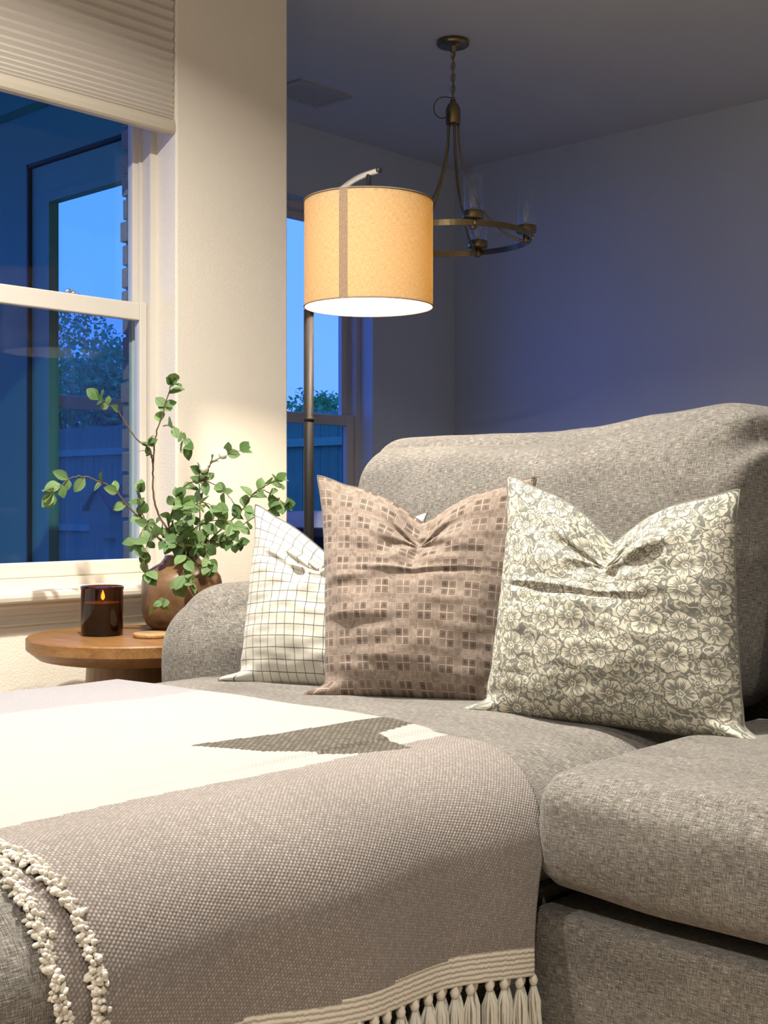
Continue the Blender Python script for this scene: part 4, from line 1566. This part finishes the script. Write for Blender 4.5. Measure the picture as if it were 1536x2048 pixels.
# trailing over the front of the vase
branch([(330, 1085), (305, 1070), (292, 1095), (290, 1122), (296, 1150)], D - 0.06, D - 0.15, 0.0018, 0.40, 0.034, 1.0, seed=40, tipn=3)
branch([(355, 1090), (368, 1085), (372, 1110), (368, 1140), (374, 1160)], D - 0.06, D - 0.17, 0.0018, 0.40, 0.026, 1.0, seed=41)
branch([(368, 1140), (352, 1175), (338, 1185), (326, 1205)], D - 0.15, D - 0.17, 0.0016, 0.3, 0.030, 1.0, seed=42, root=False, tipn=3)
branch([(395, 1090), (405, 1085), (415, 1110), (420, 1130)], D - 0.06, D - 0.15, 0.0018, 0.45, 0.026, 1.0, seed=43)
for (u, v) in ((446, 910), (407, 938)):
    bp = at(u, v, D - 0.06)
    b = MB().lathe([(0.0005, -0.012), (0.008, -0.010), (0.0125, 0.0), (0.011, 0.010), (0.006, 0.016), (0.0005, 0.018)], bp, 16, False, False)
    b.build('bud', M['bud_cream'], plant)

# ================================================================== FLOOR LAMP
SHC = Vector((-2.535, 2.668, 1.612))
SR, SH0, SH1 = 0.1845, 1.612 - 0.172, 1.612 + 0.128
PC = Vector((-2.745, 2.632, 0))
lamp = empty('floor_lamp', PC, 'dark bronze arc floor lamp with a glowing linen drum shade', 'lamp')


def drum(name, r, z0, z1, mat, a0=0.0, a1=2 * math.pi, n=120, th=0.0):
    vs, fs, uv = [], [], []
    for k in range(n + 1):
        a = a0 + (a1 - a0) * k / n
        for z in (z0, (z0 * 2 + z1) / 3, (z0 + 2 * z1) / 3, z1):
            vs.append((SHC.x + r * math.cos(a), SHC.y + r * math.sin(a), z)); uv.append((a * r, z))
    for k in range(n):
        for q in range(3):
            i = k * 4 + q
            fs.append((i, i + 4, i + 5, i + 1))
    me = bpy.data.meshes.new(name); me.from_pydata(vs, [], fs)
    uv_from(me, lambda i, p: uv[i])
    return link_mesh(name, me, lamp, mat, smooth=True)


drum('lamp_shade', SR, SH0, SH1, M['shade_linen'])
drum('shade_lining', SR - 0.003, SH0 + 0.001, SH1 - 0.001, M['shade_lining'])
# seam strip facing left of the camera axis
ac = math.atan2(-(SHC.y - 0), -(SHC.x - 0)) - math.radians(22.0)
drum('shade_seam', SR + 0.0015, SH0, SH1, M['shade_seam'], ac - 0.068, ac + 0.068, 6)
for zz in (SH0, SH1):
    rim = MB()
    rim.tube([(SHC.x + SR * math.cos(a * math.pi / 40), SHC.y + SR * math.sin(a * math.pi / 40), zz) for a in range(81)], 0.0024, 6, caps=False)
    rim.build('shade_rim', M['shade_seam'], lamp)
fit = MB()
for k in range(3):
    a = k * 2.094 + 0.4
    fit.tube([(SHC.x, SHC.y, SH1 - 0.03), (SHC.x + SR * math.cos(a), SHC.y + SR * math.sin(a), SH1 - 0.012)], 0.002, 6)
fit.lathe([(0.018, -0.002), (0.018, 0.002)], (SHC.x, SHC.y, SH1 - 0.03), 20)
fit.build('shade_fitter', M['lamp_steel'], lamp)
MB().lathe([(0.001, SH1 - 0.006), (SR - 0.005, SH1 - 0.006), (SR - 0.005, SH1 - 0.003), (0.001, SH1 - 0.003)], (SHC.x, SHC.y, 0), 64, False, False).build('shade_cap', M['cap_white'], lamp)
MB().lathe([(0.016, SH1 - 0.13), (0.017, SH1 - 0.03), (0.012, SH1 - 0.01)], (SHC.x, SHC.y, 0), 20).build('socket', M['dark_bronze'], lamp)
bu = MB().lathe([(0.001, -0.055), (0.018, -0.050), (0.028, -0.035), (0.030, -0.02), (0.026, 0.0), (0.016, 0.022), (0.013, 0.035)], (SHC.x, SHC.y, SH1 - 0.165), 16)
bu.build('bulb', M['lamp_bulb'], lamp)
# pole, arc arm and base
ez = Vector((SHC.x + 0.0, SHC.y, 0))
END = at(757, 341, 3.70)
MB().tube([(PC.x, PC.y, 0.02), (PC.x, PC.y, 0.75), (PC.x, PC.y, 1.45)], 0.0150, 20).build('pole', M['dark_bronze'], lamp)
MB().lathe([(0.0165, 0), (0.0165, 0.012)], (PC.x, PC.y, 1.12), 20).lathe([(0.0158, 0), (0.0158, 0.006)], (PC.x, PC.y, 0.70), 20).build('pole_joint', M['dark_bronze'], lamp)
arcp = [Vector((PC.x, PC.y, 1.44)), Vector((PC.x + 0.004, PC.y + 0.0, 1.56)), at(636, 440, 3.77), at(660, 400, 3.75), at(690, 373, 3.74), at(720, 354, 3.72), END]
MB().tube(catmull(arcp, 8), 0.0088, 14).build('arc_arm', M['lamp_steel'], lamp)
MB().lathe([(0.0005, -0.009), (0.0085, -0.006), (0.0105, 0), (0.0085, 0.006), (0.0005, 0.009)], END, 16).build('end_cap', M['black_rubber'], lamp)
st = at(737, 349, 3.71)
MB().tube([st, (SHC.x + (st.x - SHC.x) * 0.3, SHC.y + (st.y - SHC.y) * 0.3, SH1), (SHC.x, SHC.y, SH1 - 0.02)], 0.0075, 12).build('shade_stem', M['dark_bronze'], lamp)
MB().lathe([(0.001, 0), (0.135, 0), (0.138, 0.006), (0.135, 0.018), (0.02, 0.026), (0.016, 0.05)], (PC.x, PC.y, 0), 48, False).build('lamp_base', M['dark_bronze'], lamp)

# ================================================================== CHANDELIER
CC = Vector((-3.387, 4.069, 0))
ch = empty('chandelier', (CC.x, CC.y, CEIL), 'unlit five light brass ring chandelier with clear glass cylinders', 'chandelier')
MB().lathe([(0.001, CEIL - 0.001), (0.066, CEIL - 0.001), (0.066, CEIL - 0.018), (0.060, CEIL - 0.022), (0.014, CEIL - 0.026), (0.012, CEIL - 0.045), (0.001, CEIL - 0.047)], CC, 48, False, False).build('canopy', M['aged_brass'], ch)
zl = CEIL - 0.045
ZH = 2.53
kk = 0
lm = MB()
ring = [(0.0085 * math.cos(a * math.pi / 8), 0.0, 0.016 * math.sin(a * math.pi / 8)) for a in range(17)]
lm.tube(ring, 0.0022, 6, caps=False)
lme = lm.mesh('chain_link'); lme.materials.append(M['aged_brass'])
while zl > ZH + 0.005:
    o = link_mesh('chain_link', lme, ch)
    o.location = Vector((CC.x, CC.y, zl - 0.012))
    o.rotation_euler = (0, 0.08 * (-1) ** kk, (kk % 2) * math.pi / 2 + 0.5)
    zl -= 0.0235
    kk += 1
MB().tube(catmull([(CC.x + 0.004, CC.y, CEIL - 0.04), (CC.x - 0.005, CC.y + 0.004, 2.66), (CC.x + 0.004, CC.y - 0.002, 2.60), (CC.x - 0.002, CC.y, ZH + 0.02)], 6), 0.0026, 6).build('supply_cord', M['dark_cord'], ch)
lp = [CC + Vector((0, 0, ZH + 0.015)) + RIGHT * a + Vector((0, 0, b)) for a, b in ((0, 0), (-0.035, 0.005), (-0.062, -0.004), (-0.078, -0.03), (-0.074, -0.062), (-0.05, -0.083), (-0.022, -0.075), (-0.01, -0.06))]
MB().tube(catmull(lp, 5), 0.0022, 6).build('cord_loop', M['dark_cord'], ch)
MB().lathe([(0.004, ZH + 0.008), (0.012, ZH + 0.006), (0.013, ZH - 0.004), (0.022, ZH - 0.012), (0.030, ZH - 0.032), (0.0305, ZH - 0.045), (0.0305, ZH - 0.090), (0.029, ZH - 0.093), (0.001, ZH - 0.093)], CC, 36, False, False).build('hub', M['aged_brass'], ch)
RR, RZ0 = 0.318, 1.965
rg = MB()
n = 96
vs, fs = [], []
for i in range(n):
    a = 2 * math.pi * i / n
    for rr, zz in ((RR - 0.0035, RZ0 - 0.0115), (RR + 0.0035, RZ0 - 0.0115), (RR + 0.0035, RZ0 + 0.0115), (RR - 0.0035, RZ0 + 0.0115)):
        vs.append((CC.x + rr * math.cos(a), CC.y + rr * math.sin(a), zz))
for i in range(n):
    for q in range(4):
        fs.append((i * 4 + q, ((i + 1) % n) * 4 + q, ((i + 1) % n) * 4 + (q + 1) % 4, i * 4 + (q + 1) % 4))
rg.add(vs, fs).build('ring', M['aged_brass'], ch)
zt = ZH - 0.093
for k in range(5):
    a = math.radians(66 - 72 * k)
    dr = RIGHT * math.cos(a) + VIEW * math.sin(a)
    prof = [(0.022, 0.0), (0.028, 0.2), (0.045, 0.38), (0.072, 0.55), (0.105, 0.69), (0.15, 0.82), (0.205, 0.93), (0.26, 1.0), (RR - 0.004, 1.03)]
    MB().tube(catmull([CC + dr * q + Vector((0, 0, zt + (RZ0 - 0.006 - zt) * f)) for q, f in prof], 6), 0.0048, 10).build('arm', M['aged_brass'], ch)
    pc = CC + dr * (RR - 0.018)
    cup = MB().lathe([(0.001, RZ0 + 0.013), (0.020, RZ0 + 0.013), (0.040, RZ0 + 0.018), (0.0415, RZ0 + 0.022), (0.0415, RZ0 + 0.046), (0.039, RZ0 + 0.048), (0.039, RZ0 + 0.024), (0.001, RZ0 + 0.022)], (pc.x, pc.y, 0), 36, False, False)
    cup.lathe([(0.012, RZ0 - 0.022), (0.014, RZ0 - 0.020), (0.014, RZ0 + 0.014)], (pc.x, pc.y, 0), 14)
    cu = cup.build('candle_cup', M['aged_brass'], ch)
    MB().lathe([(0.0375, RZ0 + 0.024), (0.0375, RZ0 + 0.185), (0.0352, RZ0 + 0.185), (0.0352, RZ0 + 0.024)], (pc.x, pc.y, 0), 36, False, False).build('glass_shade', M['clear_glass'], cu)
    MB().lathe([(0.0085, RZ0 + 0.022), (0.0085, RZ0 + 0.058), (0.0065, RZ0 + 0.062)], (pc.x, pc.y, 0), 14).build('socket', M['brass_screw'], cu)
    MB().lathe([(0.007, RZ0 + 0.060), (0.0125, RZ0 + 0.082), (0.0135, RZ0 + 0.10), (0.009, RZ0 + 0.125), (0.003, RZ0 + 0.145), (0.0005, RZ0 + 0.152)], (pc.x, pc.y, 0), 16, False, False).build('bulb', M['bulb_glass'], cu)
    po = CC + dr * (RR + 0.006)
    MB().lathe([(0.008, RZ0 - 0.008), (0.008, RZ0 + 0.008)], (po.x, po.y, 0), 10).build('screw', M['brass_screw'], cu)

# ================================================================== DINING TABLE AND CHAIR (just seen past the pole)
dt = empty('dining_table', (-3.42, 4.12, 0), 'dark dining table behind the lamp pole under the chandelier', 'table')
MB().box(-4.30, -2.55, 3.70, 4.54, 0.735, 0.775, bev=0.006).build('table_top', M['dark_wood'], dt)
MB().box(-4.22, -2.63, 3.78, 4.46, 0.65, 0.735).build('apron', M['dark_wood'], dt)
for ix, iy in ((-4.20, 3.80), (-2.65, 3.80), (-4.20, 4.44), (-2.65, 4.44)):
    MB().box(ix - 0.035, ix + 0.035, iy - 0.035, iy + 0.035, 0, 0.66, bev=0.005).build('leg', M['dark_wood'], dt)
# folded linen lying on it
fc = MB()
nx, ny = 60, 36
vs, fs = [], []
for j in range(ny + 1):
    for i in range(nx + 1):
        a, b = i / nx * 2 - 1, j / ny * 2 - 1
        h = 0.062 * (1 - a ** 8) ** 0.5 * (1 - abs(b) ** 4) ** 0.6
        h *= 1 + 0.20 * math.sin(b * 9 + 2.5 * noise.noise(Vector((a * 3, b, 0)))) * 0.5
        vs.append((-3.98 + a * 0.29, 3.96 + b * 0.23, 0.776 + h))
for j in range(ny):
    for i in range(nx):
        q = j * (nx + 1) + i
        fs.append((q, q + 1, q + nx + 2, q + nx + 1))
fc.add(vs, fs, smooth=True)
tc_ = fc.build('folded_cloth', M['pale_cloth'])
props(tc_, 'pale folded cloth on the dining table behind the lamp pole', 'cloth')

dc = empty('dining_chair', (-3.84, 3.58, 0), 'dark dining chair, its curved back just showing behind the lamp pole', 'chair')
X0, Y0 = -3.84, 3.58
MB().box(X0 - 0.21, X0 + 0.21, Y0 - 0.20, Y0 + 0.20, 0.43, 0.46, bev=0.008).build('seat', M['dark_wood'], dc)
for ix in (-0.18, 0.18):
    MB().tube([(X0 + ix, Y0 + 0.17, 0), (X0 + ix, Y0 + 0.17, 0.43)], 0.017, 10).build('leg', M['dark_wood'], dc)
    MB().tube([(X0 + ix, Y0 - 0.18, 0), (X0 + ix, Y0 - 0.18, 0.45), (X0 + ix * 1.05, Y0 - 0.22, 0.85)], 0.017, 10).build('leg', M['dark_wood'], dc)
cb = MB()
cb.tube(catmull([(X0 - 0.19, Y0 - 0.215, 0.84), (X0 - 0.1, Y0 - 0.245, 0.885), (X0, Y0 - 0.255, 0.895), (X0 + 0.1, Y0 - 0.245, 0.885), (X0 + 0.19, Y0 - 0.215, 0.84)], 6), 0.022, 10)
cb.tube(catmull([(X0 - 0.18, Y0 - 0.205, 0.68), (X0, Y0 - 0.235, 0.69), (X0 + 0.18, Y0 - 0.205, 0.68)], 6), 0.016, 10)
cb.build('backrest', M['dark_wood'], dc)
